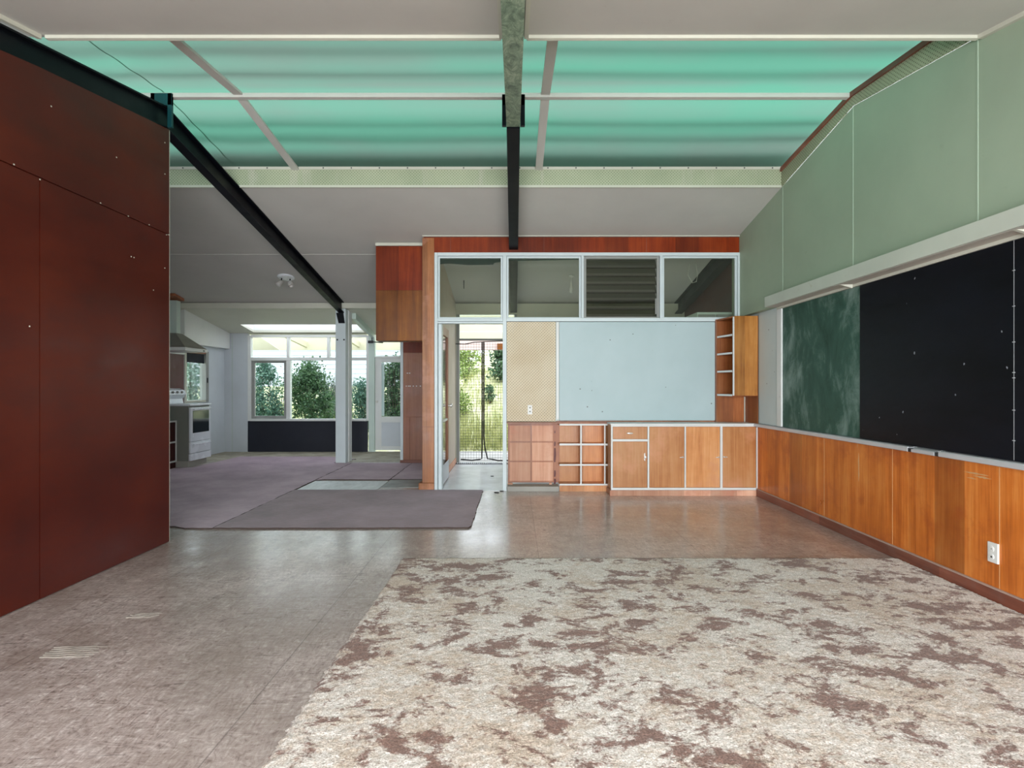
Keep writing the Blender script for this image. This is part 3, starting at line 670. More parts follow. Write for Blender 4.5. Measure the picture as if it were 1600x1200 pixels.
def lever(x, z, parent, dx=1):
    h = MB(); h.lathe([(.010, 0), (.010, .004), (.006, .008), (.006, .016), (.001, .017)], Matrix.Translation((x, YC+.004, z)) @ Matrix.Rotation(math.pi/2, 4, 'X'), 12)
    h.box(x-.004 if dx > 0 else x-.036, x+.036 if dx > 0 else x+.004, YC-.014, YC-.006, z-.005, z+.005, .002)
    return h.build('handle', 'chrome', parent)
g = .0035
d = B(xc(957.4)+g, xc(1011.8)-g, YC+.004, YC+.021, zc(686.3)+g, zc(666.6)-g, .002).build('drawer', 'ply_cab', bc)
h = MB(); h.lathe([(.002, .022), (.02, .02), (.026, .012), (.024, .0), (.001, -.001)], Matrix.Translation((xc(984), YC+.003, zc(677))) @ Matrix.Rotation(math.pi/2, 4, 'X') @ Matrix.Diagonal((1.5, .42, 1, 1)), 16)
h.build('cup_handle', 'chrome', d)
for i, (a, b_) in enumerate(((957.4, 1011.8), (1014.5, 1069.6), (1071.8, 1125.4), (1129, 1182))):
    top_ = 689.8 if i == 0 else 666.6
    d = B(xc(a)+g, xc(b_)-g, YC+.004, YC+.021, zc(762.2)+g, zc(top_)-g, .002).build('door', 'ply_cab', bc)
    if i == 0:
        h = MB(); h.lathe([(.002, .02), (.012, .018), (.016, .008), (.014, 0), (.001, -.001)], Matrix.Translation((xc(1008), YC+.003, zc(714.5))) @ Matrix.Rotation(math.pi/2, 4, 'X'), 14)
        h.prism([(xc(1006.2), zc(709)), (xc(1008), zc(707.5)), (xc(1008.5), zc(714)), (xc(1008), zc(721)), (xc(1006.2), zc(719))], 'y', YC-.002, YC+.003); h.build('handle', 'chrome', d)
    elif i == 3: lever(xc(1131), zc(714), d, 1)
    else: lever(xc((1067, 1123)[i-1]), zc(714.5), d, -1)

# ------------------------------------------------------------------ corner cupboard
cc = thing('corner_cupboard', (2.65, 6.6, .83), 'tall plywood corner cupboard with open angled shelves above the base cabinet', 'cupboard')
YD = 6.375; xl, xm, xr = XX(1119.5, 6.72), XX(1147.5, YD), 2.79
zt, zb = ZZ(493.5, YD), ZZ(618, YD)
B(xm, xr, YD, YD+.018, zb, zt, .002).build('front_panel', 'ply_corner', cc)
B(xl, xr, 6.728, 6.742, .829, Z(500)).build('back_panel', 'ply_shelf', cc)
B(xr, xr+.007, YD, 6.742, .829, zt).build('side_panel', 'ply_shelf', cc)
B(xl-.012, xl-.001, 6.70, 6.742, .829, Z(500)).build('edge_stile', 'ply_brown', cc)
B(xm-.014, xm-.0005, YD-.001, YD+.02, zb-.002, zt-.01, .002).build('edge_strip', 'white', cc)
for z, nm in ((ZZ(527, 6.7), 's'), (ZZ(554, 6.7), 's'), (ZZ(581, 6.7), 's'), (ZZ(617, 6.7), 's')):
    pts = [(xl, 6.727), (xl, 6.69), (xm-.016, YD+.019), (xr-.001, YD+.019), (xr-.001, 6.727)]
    s_ = MB().prism(pts, 'z', z-.009, z+.009).build('shelf', 'ply_shelf', cc)
    a = Vector((xl, 6.69, 0)); b_ = Vector((xm-.016, YD+.019, 0)); n = Vector((-(b_-a).y, (b_-a).x, 0)).normalized()
    n = n if n.x < 0 else -n
    e = MB(); q = [a+n*.001, b_+n*.001, b_+n*.004, a+n*.004]
    e.prism([(p.x, p.y) for p in q], 'z', z-.011, z+.011); e.build('front_edge', 'white', s_)
MB().prism([(xl, 6.727), (xl, 6.69), (xm-.016, YD+.019), (xr-.001, YD+.019), (xr-.001, 6.727)], 'z', Z(502)-.002, Z(500)).build('top_board', 'ply_shelf', cc)
B(xr-.012, xr-.001, 6.715, 6.727, .83, zb-.02).build('corner_bead', 'cornice', cc)

# ------------------------------------------------------------------ lobby / back room beyond
M['beige'] = paint('beige_wall', C(196, 180, 164), .55, .05, .2)
wlb = B(-1.10, -.96, YB+.165, YE-.06, 0, zf(YE)).build('wall_lobby', 'beige'); struct(wlb, 'lobby side wall behind the open inner door', 'wall')
MB().prism([(YB+.165, zf(YE)), (YB+.165, zf(YB+.165)-.001), (YE-.06, zf(YE-.06)-.001)], 'x', -1.10, -.96).build('gable', 'beige', wlb)
B(-.96, -.945, 7.0, YE-.06, .004, .09, .003).build('skirting_board', 'ply_old', wlb)
DX0, DX1 = -.945, .05
m = MB(); zt_ = 2.45
m.box(-1.10, DX0, YE-.06, YE+.06, 0, zf(YE)-.013); m.box(DX1, .4, YE-.06, YE+.06, 0, zf(YE)-.013); m.box(2.5, 2.95, YE-.06, YE+.06, 0, zf(YE)-.013); m.box(.4, 2.5, YE-.06, YE+.06, 0, .85); m.box(.4, 2.5, YE-.06, YE+.06, 2.2, zf(YE)-.013); m.box(DX0, DX1, YE-.06, YE+.06, zt_, zf(YE)-.013)  # wide opening below the sight line is added to light the back room
o = m.build('wall_lobby_end', paint('grey_cream_wall', C(192, 192, 174), .6)); struct(o, 'pale green end wall of the room behind the high panes', 'wall')
B(.35, .356, YE-.063, YE-.06, 2.22, 2.55).build('joint_strip', 'greenjoint', o)
o = B(2.80, 2.93, 6.99, YE+.06, 0, 3.06).build('wall_lobby_right', 'maroon'); struct(o, 'dark brown wall seen through the rightmost high pane', 'wall')
wc = thing('wall_cupboard', (2.55, 7.3, 2.02), 'greenish cupboard top seen low in the rightmost high pane', 'cupboard')
B(2.32, 2.79, 7.05, 7.5, 1.6, 2.2, .004).build('carcass', 'palegreen', wc)
for x in (2.33, 2.56): B(x, x+.22, 7.032, 7.049, 1.61, 2.17, .003).build('door', 'greywood', wc)
# transom frame over the screen door
dt = thing('door_2', (-.45, YE, 0), 'outer doorway with hanging insect mesh and a pale light above', 'door', kind='structure')
B(DX0, DX0+.045, YE-.05, YE+.05, 0, 2.45, .003).build('jamb', 'greywood', dt)
B(DX1-.045, DX1, YE-.05, YE+.05, 0, 2.45, .003).build('jamb', 'greywood', dt)
B(DX0+.045, DX1-.045, YE-.04, YE+.04, 2.02, 2.05, .003).build('transom', 'greywood', dt)
B(DX0+.045, DX1-.045, YE-.006, YE, 2.05, 2.45).build('pane', 'glass', dt)
B(DX0+.0, DX1, YE-.2, YE-.06, .004, .012).build('grating_base', 'darkmetal', dt)
m = MB()
for i in range(30):
    x = DX0+.02+i*.033; m.box(x, x+.014, YE-.19, YE-.07, .012, .024)
m.build('threshold_grating', 'alu', dt)
sd = thing('mesh_curtain', (-.45, YE+.07, 0), 'grey wire mesh screen with a dark centre strip across the outer doorway', 'screen')
m = MB(); pit = .045; ys = YE+.085
nx = int((DX1-DX0-.1)/pit)
for i in range(nx+1): m.box(DX0+.05+i*pit-.0015, DX0+.05+i*pit+.0015, ys-.0015, ys+.0015, .03, 2.0)
for j in range(int(1.97/pit)+1): m.box(DX0+.05, DX1-.05, ys-.002, ys+.002, .03+j*pit-.0022, .03+j*pit+.0022)
m.build('wire_mesh', 'darkmetal', sd)
m = MB(); xs = -.515
m.box(xs-.026, xs-.002, ys-.02, ys-.012, .3, 2.0, .003); m.box(xs+.002, xs+.026, ys-.024, ys-.016, .42, 2.0, .003)
m.build('centre_strip', 'pipe', sd)
m = MB(); m.tube([(DX0+.06, ys-.015, .05), (-.7, ys-.015, .032), (-.56, ys-.015, .05), (xs-.02, ys-.015, .06), (xs-.014, ys-.016, .3)], .012, 6)
m.tube([(xs+.014, ys-.02, .43), (xs+.03, ys-.02, .25), (xs+.075, ys-.02, .06), (xs+.16, ys-.02, .05), (xs+.25, ys-.03, .03), (-.02, ys-.02, .032)], .012, 6)
m.build('curled_hem', 'pipe', sd)
o = MB().tube([(-.955, YE-.075, 1.96), (-.80, YE-.075, 1.955), (-.66, YE-.075, 1.985), (-.45, YE-.075, 1.998), (-.2, YE-.075, 2.006), (.05, YE-.075, 2.008)], .008, 6).build('cable', 'pipe'); tag(o, 'dark cable strung across the top of the outer doorway', 'cable')

# inner door standing open
hx = XX(687.5, 6.9)
dr = thing('door_1', (hx, 6.92, .012), 'brown timber door with glass panes standing open into the lobby', 'door', kind='structure')
y0, y1, z0, z1, th = 6.915, 7.66, .012, 2.03, .038
xa, xb = hx-th/2, hx+th/2
m = MB(); sw_ = .095
B(xa, xb, y0, y0+sw_, z0, z1, .003).build('stile', 'door_wood', dr); B(xa, xb, y1-sw_, y1, z0, z1, .003).build('stile', 'door_wood', dr)
B(xa, xb, y0+sw_, y1-sw_, z1-.11, z1, .003).build('rail', 'door_wood', dr); B(xa, xb, y0+sw_, y1-sw_, z0, z0+.1, .003).build('rail', 'door_wood', dr)
B(xa+.004, xb-.004, y0+sw_, y1-sw_, .80, .83, .003).build('glazing_bar', 'white', dr)
B(hx-.003, hx+.003, y0+sw_, y1-sw_, z0+.1, z1-.11).build('pane', 'glass', dr)
B(xb+.001, xb+.004, y0+.01, y1-.01, z0+.01, z0+.25).build('kick_plate', 'alu', dr)
for z in (.45, 1.6):
    MB().tube([(xb+.006, y0-.004, z-.045), (xb+.006, y0-.004, z+.045)], .007, 8).build('hinge', 'darkmetal', dr)
MB().lathe([(.012, 0), (.012, .02), (.026, .03), (.026, .05), (.012, .06)], Matrix.Translation((xb, y1-.05, 1.0)) @ Matrix.Rotation(math.pi/2, 4, 'Y'), 14).build('knob', 'chrome', dr)

# lamps & cords in the back room
bulb = thing('pendant_bulb', (XX(893, 8.0), 8.0, zf(8.0)), 'small white pendant bulb seen through the pane above the pegboard', 'lamp')
bx = XX(893, 8.0)
MB().lathe([(.035, 0), (.035, -.02), (.012, -.03)], Matrix.Translation((bx, 8.0, zf(8.0)-.002)), 14).build('ceiling_rose', 'plastic', bulb)
MB().tube([(bx, 8, zf(8)-.03), (bx-.006, 8, zf(8)-.1)], .006, 6).build('flex', 'plastic', bulb)
MB().lathe([(.014, 0), (.016, -.04), (.02, -.06), (.034, -.10), (.03, -.135), (.012, -.155)], Matrix.Translation((bx-.006, 8, zf(8)-.1)), 14).build('bulb', 'plastic', bulb, True)
xcord = XX(724.5, 8.2)
o = MB().tube([(xcord, 8.2, zf(8.2)+.0), (xcord+.003, 8.2, zf(8.2)-.12), (xcord+.006, 8.2, ZZ(433, 8.2))], .006, 6).build('pull_cord', 'darkmetal'); tag(o, 'thin pull cord hanging behind the pane above the inner doorway', 'cord')
yl = 7.6
o = MB().tube([(XX(1087, yl), yl, zf(yl)), (XX(1090, yl), yl, ZZ(430, yl)), (XX(1088, yl), yl, ZZ(440, yl)), (XX(1082, yl), yl, ZZ(442, yl)), (XX(1075, yl), yl, ZZ(430, yl)), (XX(1078, yl), yl, zf(yl))], .006, 6).build('cable_loop', 'cord'); tag(o, 'pale loop of cable hanging behind the rightmost high pane', 'cable')

# ------------------------------------------------------------------ bulkhead and ply return
YK = 6.95
bk = thing('bulkhead', (XX(624, YK), YK+.12, ZZ(532, YK)), 'amber plywood bulkhead box hanging from the ceiling left of the doorway post', 'bulkhead')
bx0, bx1 = XX(587.5, YK), X(660)-.002
B(bx0, bx1, YK, YK+.22, ZZ(532.5, YK), zf(YK+.22)-.002, .003).build('box', 'ply_amber', bk)
plab(B(bx0, bx1, YK-.006, YK-.0005, ZZ(454, YK)+.003, zf(YK)-.045, .002).build('upper_sheet', 'ply_red', bk), 'darker upper sheet')
plab(B(bx0, bx1, YK-.006, YK-.0005, ZZ(532, YK), ZZ(454, YK)-.003, .002).build('lower_sheet', 'ply_amber', bk), 'lighter lower sheet')
B(bx0-.005, bx1, YK-.022, YK-.0005, zf(YK)-.042, zf(YK)-.004, .004).build('cornice', 'cornice', bk)
YW = YE-.05
pw = B(XX(630, YW), -1.10, YW+.012, YE+.06, 0, zf(YE)-.013).build('wall_return', 'ply_brown'); struct(pw, 'worn brown plywood wall end beyond the bulkhead', 'wall')
B(XX(630, YW)+.001, -1.101, YW-.004, YW+.0118, ZZ(551, YW), 2.53, .002).build('upper_sheet', 'ply_red', pw)
B(XX(630, YW)+.001, -1.101, YW, YW+.0118, ZZ(651, YW), ZZ(551.5, YW), .002).build('middle_sheet', 'ply_brown', pw)
B(XX(640.5, YW), -1.101, YW, YW+.0118, .06, ZZ(651.6, YW), .002).build('lower_sheet', 'ply_brown', pw)
B(XX(630, YW)+.001, XX(640, YW), YW, YW+.0118, .06, ZZ(651.6, YW), .002).build('lower_strip', 'ply_brown', pw)
for px in (634, 637.5, 640, 645, 650, 656): B(XX(px, YW), XX(px+1.6, YW), YW-.003, YW-.0005, ZZ(604, YW), ZZ(602.6, YW)).build('paint_chip', 'white', pw)
for px in (635.5, 639): B(XX(px, YW), XX(px+2.2, YW), YW-.003, YW-.0005, ZZ(583.6, YW), ZZ(582.6, YW)).build('paint_chip', 'white', pw)
B(XX(625.5, YW), XX(630, YW)-.001, YW-.005, YE+.06, 0, 2.53, .003).build('edge_board', 'bluewhite', pw)
B(XX(625.5, YW), -1.10, YW-.02, YW-.006, 0, .055, .003).build('skirting_board', 'skirting', pw)

# ------------------------------------------------------------------ lintel and post
o = B(XK+.001, -1.11, YE-.06, YE+.06, 2.545, zf(YE)+.0, .004).build('timber_lintel', 'cornice'); tag(o, 'long cream timber lintel across the kitchen under the ceiling edge', 'beam')
ps = thing('support_post', (-2.84, YE, 0), 'white painted square post holding the lintel beside the far window', 'post')
B(-2.93, -2.765, YE-.055, YE+.10, 0, 2.54, .005).build('front_board', 'bluewhite', ps)
B(-2.925, -2.755, YE+.102, YE+.27, 0, 2.535, .005).build('rear_board', 'white', ps)
for x in (-2.90, -2.79): MB().lathe([(.014, 0), (.014, .006), (.004, .008)], Matrix.Translation((x, YE-.055, 2.03)) @ Matrix.Rotation(math.pi/2, 4, 'X'), 10).build('bolt_head', 'darkmetal', ps)
rf = MB().hexa([(-2.755, YE+.28, zp(YE+.28)-.10), (-2.69, YE+.28, zp(YE+.28)-.10), (-2.69, YP-.03, zp(YP)-.09), (-2.755, YP-.03, zp(YP)-.09),
                (-2.755, YE+.28, zp(YE+.28)-.002), (-2.69, YE+.28, zp(YE+.28)-.002), (-2.69, YP-.03, zp(YP-.03)-.002), (-2.755, YP-.03, zp(YP-.03)-.002)]).build('rafter', 'palegreen')
tag(rf, 'pale green rafter sloping from the white post to the far window corner', 'beam')

# ------------------------------------------------------------------ porch window wall
xp = lambda px: XX(px, YP); zpx = lambda py: ZZ(py, YP)
m = MB(); m.box(XK-.12, xp(387), YP, YP+.1, 0, 2.33); m.box(-1.83, -1.72, YP, YP+.1, 0, 2.33)
o = m.build('wall_porch', 'greyblue'); struct(o, 'pale grey board wall left of the far window', 'wall')
B(xp(363)-.003, xp(363)+.003, YP-.003, YP, 0, 2.27).build('joint_strip', 'greenjoint', o)
o = B(-1.83, -1.72, YE+.07, YP, 0, 2.5).build('wall_porch_right', 'greyblue'); struct(o, 'right end wall of the porch, behind the plywood wall end', 'wall')
o = B(xp(387)+.002, xp(574), YP, YP+.06, 0, zpx(658), .003).build('wall_dado', 'dadoblack'); struct(o, 'black panel under the far window', 'wall')
pwn = thing('window_5', (xp(480), YP, zpx(658)), 'far porch window with a row of small lights over larger panes', 'window', kind='structure')
def wf(a, b_, y0, y1, nm='mullion', d0=0., d1=.08, mat='white'): return B(xp(a), xp(b_), YP+d0-.01, YP+d1, zpx(y1), zpx(y0), .003).build(nm, mat, pwn)
wf(387.2, 392, 524, 657.5, 'stile'); wf(572.5, 576, 524, 657.5, 'stile')
wf(392.1, 572.4, 523, 527, 'head_rail'); wf(392.1, 572.4, 558.5, 563, 'transom_rail'); wf(392.1, 572.4, 654.5, 657.8, 'sill', -.03)
wf(447.5, 453.5, 563.2, 654.4); wf(448, 452, 527.2, 558.3); wf(511, 515, 527.2, 558.3)
for (a, b_) in ((392.2, 397), (443, 447.3)): wf(a, b_, 563.3, 654.3, 'casement_stile', .03, .07, 'greywood')
wf(397.1, 442.9, 563.3, 567, 'casement_rail', .03, .07, 'greywood'); wf(397.1, 442.9, 650, 654.3, 'casement_rail', .03, .07, 'greywood')
for (a, b_, y0, y1) in ((392.2, 447.8, 527.2, 558.3), (452.2, 510.8, 527.2, 558.3), (515.2, 572.3, 527.2, 558.3), (397.2, 442.8, 567.2, 649.8), (453.7, 572.3, 563.2, 654.3)):
    B(xp(a), xp(b_), YP+.05, YP+.055, zpx(y1), zpx(y0)).build('pane', 'glass', pwn)
cp = B(xp(576.3), xp(585.5), YP-.02, YP+.1, 0, 2.27, .004).build('corner_post', 'palegreen'); tag(cp, 'pale green post between the far window and the white back door', 'post')
# back door
bd = thing('door_3', (xp(608), YP, 0), 'white half-glazed back door with a mesh panel', 'door', kind='structure')
dx0, dx1 = xp(586), -1.84
B(dx0, dx0+.12, YP+.01, YP+.05, .03, zpx(560), .003).build('stile', 'white', bd); B(dx1-.12, dx1, YP+.01, YP+.05, .03, zpx(560), .003).build('stile', 'white', bd)
B(dx0+.12, dx1-.12, YP+.01, YP+.05, zpx(566), zpx(560), .003).build('rail', 'white', bd); B(dx0+.12, dx1-.12, YP+.01, YP+.05, zpx(660), zpx(651), .003).build('rail', 'white', bd)
B(dx0+.05, dx1-.05, YP+.02, YP+.04, .11, zpx(660)-.002, .002).build('lower_panel', 'greyblue', bd)
B(dx0+.12, dx1-.12, YP+.012, YP+.048, .03, .108, .003).build('rail', 'white', bd)
B(dx0+.12, dx1-.12, YP+.03, YP+.034, zpx(650.8), zpx(566.2)).build('pane', 'glass', bd)
m = MB()
for i in range(12):
    x = xp(600)+i*.05; m.box(x-.003, x+.003, YP+.07, YP+.074, zpx(650), zpx(567))
for j in range(18): m.box(xp(600), dx1-.06, YP+.07, YP+.074, zpx(650)+j*.058, zpx(650)+j*.058+.005)
m.build('wire_mesh', 'darkmetal', bd)
B(xp(592), xp(599), YP+.06, YP+.08, zpx(650), zpx(567), .003).build('mesh_stile', 'bluewhite', bd)
B(dx0, dx1, YP, YP+.08, zpx(560)+.002, zpx(556.5), .003).build('head_rail', 'white', bd); B(dx0, dx1, YP+.04, YP+.045, zpx(556), 2.24).build('light_pane', 'glass', bd)
MB().lathe([(.01, 0), (.01, .03), (.025, .04), (.022, .06), (.01, .065)], Matrix.Translation((xp(589.5), YP+.01, .97)) @ Matrix.Rotation(math.pi/2, 4, 'X'), 12).build('knob', 'chrome', bd)
dc = MB(); dc.box(xp(576), xp(584), YP-.06, YP-.022, zpx(536.5), zpx(532.5), .003); dc.tube([(xp(584), YP-.04, zpx(534.5)), (xp(600), YP-.10, zpx(536))], .012, 6); dc.tube([(xp(582), YP-.04, zpx(534)), (xp(582), YP-.04, zpx(523))], .008, 6)
o = dc.build('stay_arm', 'darkmetal'); tag(o, 'dark metal stay arm fixed to the pale green post by the back door', 'bracket')

# ------------------------------------------------------------------ kitchen
kb = MB().prism([(YE+.08, 1.99), (YP-.01, 1.99), (YP-.01, zp(YP-.01)-.002), (YE+.08, zp(YE+.08)-.002)], 'x', XK+.001, -5.49).build('duct_box', 'white'); tag(kb, 'white boxed-in duct along the top of the kitchen wall', 'duct')
kw = thing('window_6', (XK-.05, (WY0+WY1)/2, WZ0), 'small kitchen window beside the stove with a dark roller blind', 'window', kind='structure')
B(XK-.1, XK+.012, WY0+.001, WY0+.05, WZ0+.001, WZ1-.001, .003).build('frame', 'cornice', kw); B(XK-.1, XK+.012, WY1-.09, WY1-.001, WZ0+.001, WZ1-.001, .003).build('frame', 'greywood', kw)
B(XK-.1, XK+.012, WY0+.05, WY1-.09, WZ1-.05, WZ1-.001, .003).build('frame', 'door_wood', kw); B(XK-.1, XK+.012, WY0+.05, WY1-.09, WZ0+.001, WZ0+.04, .003).build('frame', 'cornice', kw)
B(XK-.06, XK-.055, WY0+.05, WY1-.09, WZ0+.04, WZ1-.05).build('pane', 'glass', kw)
B(XK-.03, XK-.02, WY0+.055, WY1-.095, WZ1-.22, WZ1-.055, .003).build('blind', 'blind', kw)
B(XK+.013, XK+.03, WY1-.07, WY1-.05, 1.33, 1.42, .003).build('latch', 'darkmetal', kw)
sb = B(XK+.001, XK+.012, 8.0, WY0-.03, .98, 1.80, .002).build('splashback', 'maroonpanel'); tag(sb, 'maroon splashback panel behind the stove', 'splashback')
B(XK+.001, XK+.03, 8.0, WY0-.03, 1.80, 1.845, .003).build('top_rail', 'white', sb)
st = thing('stove', (-5.33, 8.95, 0), 'white free-standing oven stove at the left with a glass oven door', 'stove')
sx0, sx1, sy0, sy1 = -5.585, -5.03, 8.65, 9.25
B(sx0, sx1-.03, sy0, sy1, .10, .955, .006).build('body', 'stoveside', st)
B(sx0, sx1+.005, sy0-.004, sy1+.004, .956, .985, .008).build('hob_top', 'enamel', st)
B(sx0+.02, sx1-.06, sy0+.03, sy1-.03, 0, .099).build('plinth', 'concrete', st)
f0, f1 = sx1-.028, sx1
od = B(f0, f1, sy0+.012, sy1-.012, .395, .93, .008).build('oven_door', 'enamel', st)
B(f1+.0005, f1+.004, sy0+.07, sy1-.07, .53, .88, .01).build('oven_window', 'ovenglass', od)
m = MB(); m.tube([(f1+.03, sy0+.06, .90), (f1+.03, sy1-.06, .90)], .009, 8); m.tube([(f1, sy0+.08, .90), (f1+.03, sy0+.08, .90)], .007, 6); m.tube([(f1, sy1-.08, .90), (f1+.03, sy1-.08, .90)], .007, 6); m.build('handle', 'enamel', od)
dw = B(f0, f1, sy0+.012, sy1-.012, .215, .39, .008).build('warming_drawer', 'enamel', st)
m = MB(); m.tube([(f1+.025, sy0+.06, .355), (f1+.025, sy1-.06, .355)], .008, 8); m.tube([(f1, sy0+.08, .355), (f1+.025, sy0+.08, .355)], .007, 6); m.tube([(f1, sy1-.08, .355), (f1+.025, sy1-.08, .355)], .007, 6); m.build('handle', 'enamel', dw)
B(f0, f1+.004, sy0+.004, sy1-.004, .10, .208, .006).build('kick_panel', 'enamel', st)
cpn = MB().prism([(sx0+.001, .986), (sx0+.10, .986), (sx0+.085, 1.06), (sx0+.15, 1.13), (sx0+.12, 1.2), (sx0+.04, 1.23), (sx0+.001, 1.23)], 'y', sy0+.01, sy1-.01).build('control_panel', 'enamel', st)
for i in range(4):
    MB().lathe([(.02, 0), (.018, .02), (.004, .022)], Matrix.Translation((sx0+.136, sy0+.12+i*.12, 1.165)) @ Matrix.Rotation(math.radians(66), 4, 'Y'), 12).build('knob', 'stoveside', cpn)
lc = thing('kitchen_cupboard', (-5.4, 8.1, 0), 'low dark red cupboard with white frame left of the stove', 'cabinet')
B(sx0, -5.25, 7.45, 8.64, .09, .735, .003).build('carcass', 'stoveside', lc)
B(sx0, -5.25, 7.45, 8.64, 0, .088).build('toe_kick', 'redply', lc)
m = MB()
for y in (7.45, 8.03, 8.615): m.box(-5.249, -5.228, y, y+.024, .092, .735, .002)
for z in (.092, .39, .711):
    m.box(-5.249, -5.229, 7.475, 8.03, z, z+.024, .002); m.box(-5.249, -5.229, 8.055, 8.614, z, z+.024, .002)
m.build('face_frame', 'white', lc)
for y in (7.478, 8.058):
    for z in (.118, .416): B(-5.249, -5.234, y, y+.55, z, z+.27 if z < .3 else .709, .002).build('door', 'redply', lc)
hd = thing('range_hood', (-5.3, 8.85, 1.8), 'metal canopy range hood over the stove', 'range hood')
hx0, hx1 = XK+.013, -5.03
MB().hexa([(hx0, 8.52, 1.865), (hx1, 8.52, 1.865), (hx1, 9.13, 1.865), (hx0, 9.13, 1.865), (hx0, 8.82, 2.11), (-5.36, 8.82, 2.11), (-5.36, 9.0, 2.11), (hx0, 9.0, 2.11)]).build('canopy', 'hood', hd)
B(hx0, hx1+.004, 8.515, 9.135, 1.815, 1.864, .004).build('lip', 'white', hd)
B(hx1+.0045, hx1+.009, 9.0, 9.05, 1.83, 1.845).build('switch', 'darkmetal', hd)
fb = B(XK+.001, -5.37, 8.86, 8.97, 2.112, zf(8.97)-.045, .003).build('flue_box', 'palegreen'); tag(fb, 'pale green boxed flue rising from the range hood to the ceiling', 'flue')
MB().hexa(slab(XK+.001, -5.31, 8.72, 8.97, lambda y: zf(y)-.043, .04)).build('top_trim', 'ply_brown', fb)

# ceiling spotlight
ly = 8.05; lx = XX(447, ly)
sl = thing('ceiling_spotlight', (lx, ly, zf(ly)), 'white two-headed spotlight fitting on the kitchen ceiling', 'lamp')
tilt = Matrix.Rotation(math.atan(-.186), 4, 'X')
MB().lathe([(.118, -.002), (.118, -.016), (.10, -.026), (.004, -.028)], Matrix.Translation((lx, ly, zf(ly))) @ tilt, 28).build('base_plate', 'enamel', sl, False)
for dx, dy, ax, ay in ((-.06, -.01, 2.5, .5), (.05, .02, 2.75, -.45)):
    p = Vector((lx+dx, ly+dy, zf(ly+dy)-.027))
    arm = MB().tube([p, p+Vector((.0, -.01, -.045)), p+Vector((dx*.2, -.02, -.075))], .009, 8).build('arm', 'darkmetal', sl)
    mt = Matrix.Translation(p+Vector((dx*.3, -.025, -.075))) @ Matrix.Rotation(ay, 4, 'Y') @ Matrix.Rotation(ax, 4, 'X')
    MB().lathe([(.012, -.05), (.026, -.04), (.034, 0), (.042, .04), (.04, .045), (.03, .02), (.004, .01)], mt, 18).build('lamp_head', 'chrome', sl, True)

# ------------------------------------------------------------------ rugs and carpet pieces
def slabpiece(name, poly, t, mat, label, cat, group=None, rag=0):
    pts = []
    for (a, b_) in zip(poly, poly[1:]+poly[:1]):
        a, b_ = Vector(a), Vector(b_); n = max(1, int((b_-a).length/.06)) if rag else 1
        for i in range(n):
            p = a.lerp(b_, i/n)
            if rag and i: p += Vector((random.uniform(-rag, rag), random.uniform(-rag, rag)))
            pts.append((p.x, p.y))
    o = MB().prism(pts, 'z', .0005, t).build(name, mat); o.data.materials.append(M['carpetedge'])
    for p in o.data.polygons:
        if abs(p.normal.z) < .5: p.material_index = 1
    tag(o, label, cat, group); return o
slabpiece('mauve_carpet', [(-5.2, 4.93), (-3.02, 4.96), (-2.9, 4.90), (-2.655, 4.90), (-2.655, 9.1), (-2.95, 9.12), (-2.95, 9.5), (-2.72, 9.6), (-3.3, 9.95), (-4.9, 9.95), (-4.93, 9.28), (-4.95, 8.6), (-5.2, 8.55)], .012, 'mauve', 'large mauve carpet covering the kitchen floor at the left', 'carpet', 'mauve carpet pieces', .006)
slabpiece('mauve_carpet', [(-2.645, 4.90), (-1.6, 4.90), (-.40, 4.92), (-.38, 4.98), (-.375, 6.71), (-2.645, 6.72)], .014, 'mauvedark', 'darker mauve carpet piece lying at the front before the inner doorway', 'carpet', 'mauve carpet pieces', .005)
slabpiece('mauve_carpet', [(-2.645, 7.42), (-2.55, 7.48), (-1.68, 7.46), (-1.67, 7.5), (-1.67, 9.1), (-2.645, 9.1)], .012, 'mauve', 'mauve carpet strip behind the bare white floor patch, right of the white post', 'carpet', 'mauve carpet pieces', .004)
slabpiece('mauve_carpet', [(-1.66, 7.5), (-1.11, 7.5), (-1.11, 9.12), (-1.66, 9.1)], .012, 'mauve', 'mauve carpet strip under the bulkhead by the brown plywood wall end', 'carpet', 'mauve carpet pieces', .004)
o = B(-2.64, -1.665, 6.73, 7.41, .0005, .004).build('floor_sheet', 'whitesheet'); tag(o, 'bare white floor sheet showing between the carpet pieces', 'floor sheet')
o = B(-1.655, -1.11, 6.93, 7.49, .0005, .004).build('floor_sheet', 'greysheet'); tag(o, 'bare grey floor sheet behind the doorway post', 'floor sheet')
# shag rug: dense displaced pile
rx0, rx1, ry0, ry1 = -.81, 2.775, -.6, 4.03
nx, ny = 330, 420
mb = MB(); V = []
rs = np.random.RandomState(3)
for j in range(ny+1):
    row = []
    for i in range(nx+1):
        x = rx0+(rx1-rx0)*i/nx; y = ry0+(ry1-ry0)*j/ny
        e = min(i, nx-i, j, ny-j)
        if i == 0: x += rs.uniform(-.014, .008) + .012*math.sin(y*2.1)
        if j == ny: y += rs.uniform(-.008, .014)
        z = .0005 if e == 0 else .014 + rs.uniform(0, .0045)
        row.append(mb.b.verts.new((x+(rs.uniform(-.003, .003) if e else 0), y+(rs.uniform(-.003, .003) if e else 0), z)))
    V.append(row)
for j in range(ny):
    for i in range(nx): mb.b.faces.new([V[j][i], V[j][i+1], V[j+1][i+1], V[j+1][i]])
o = mb.build('shag_rug', 'rug', None, True); tag(o, 'large cream shag rug with brown blotches in the foreground', 'rug')
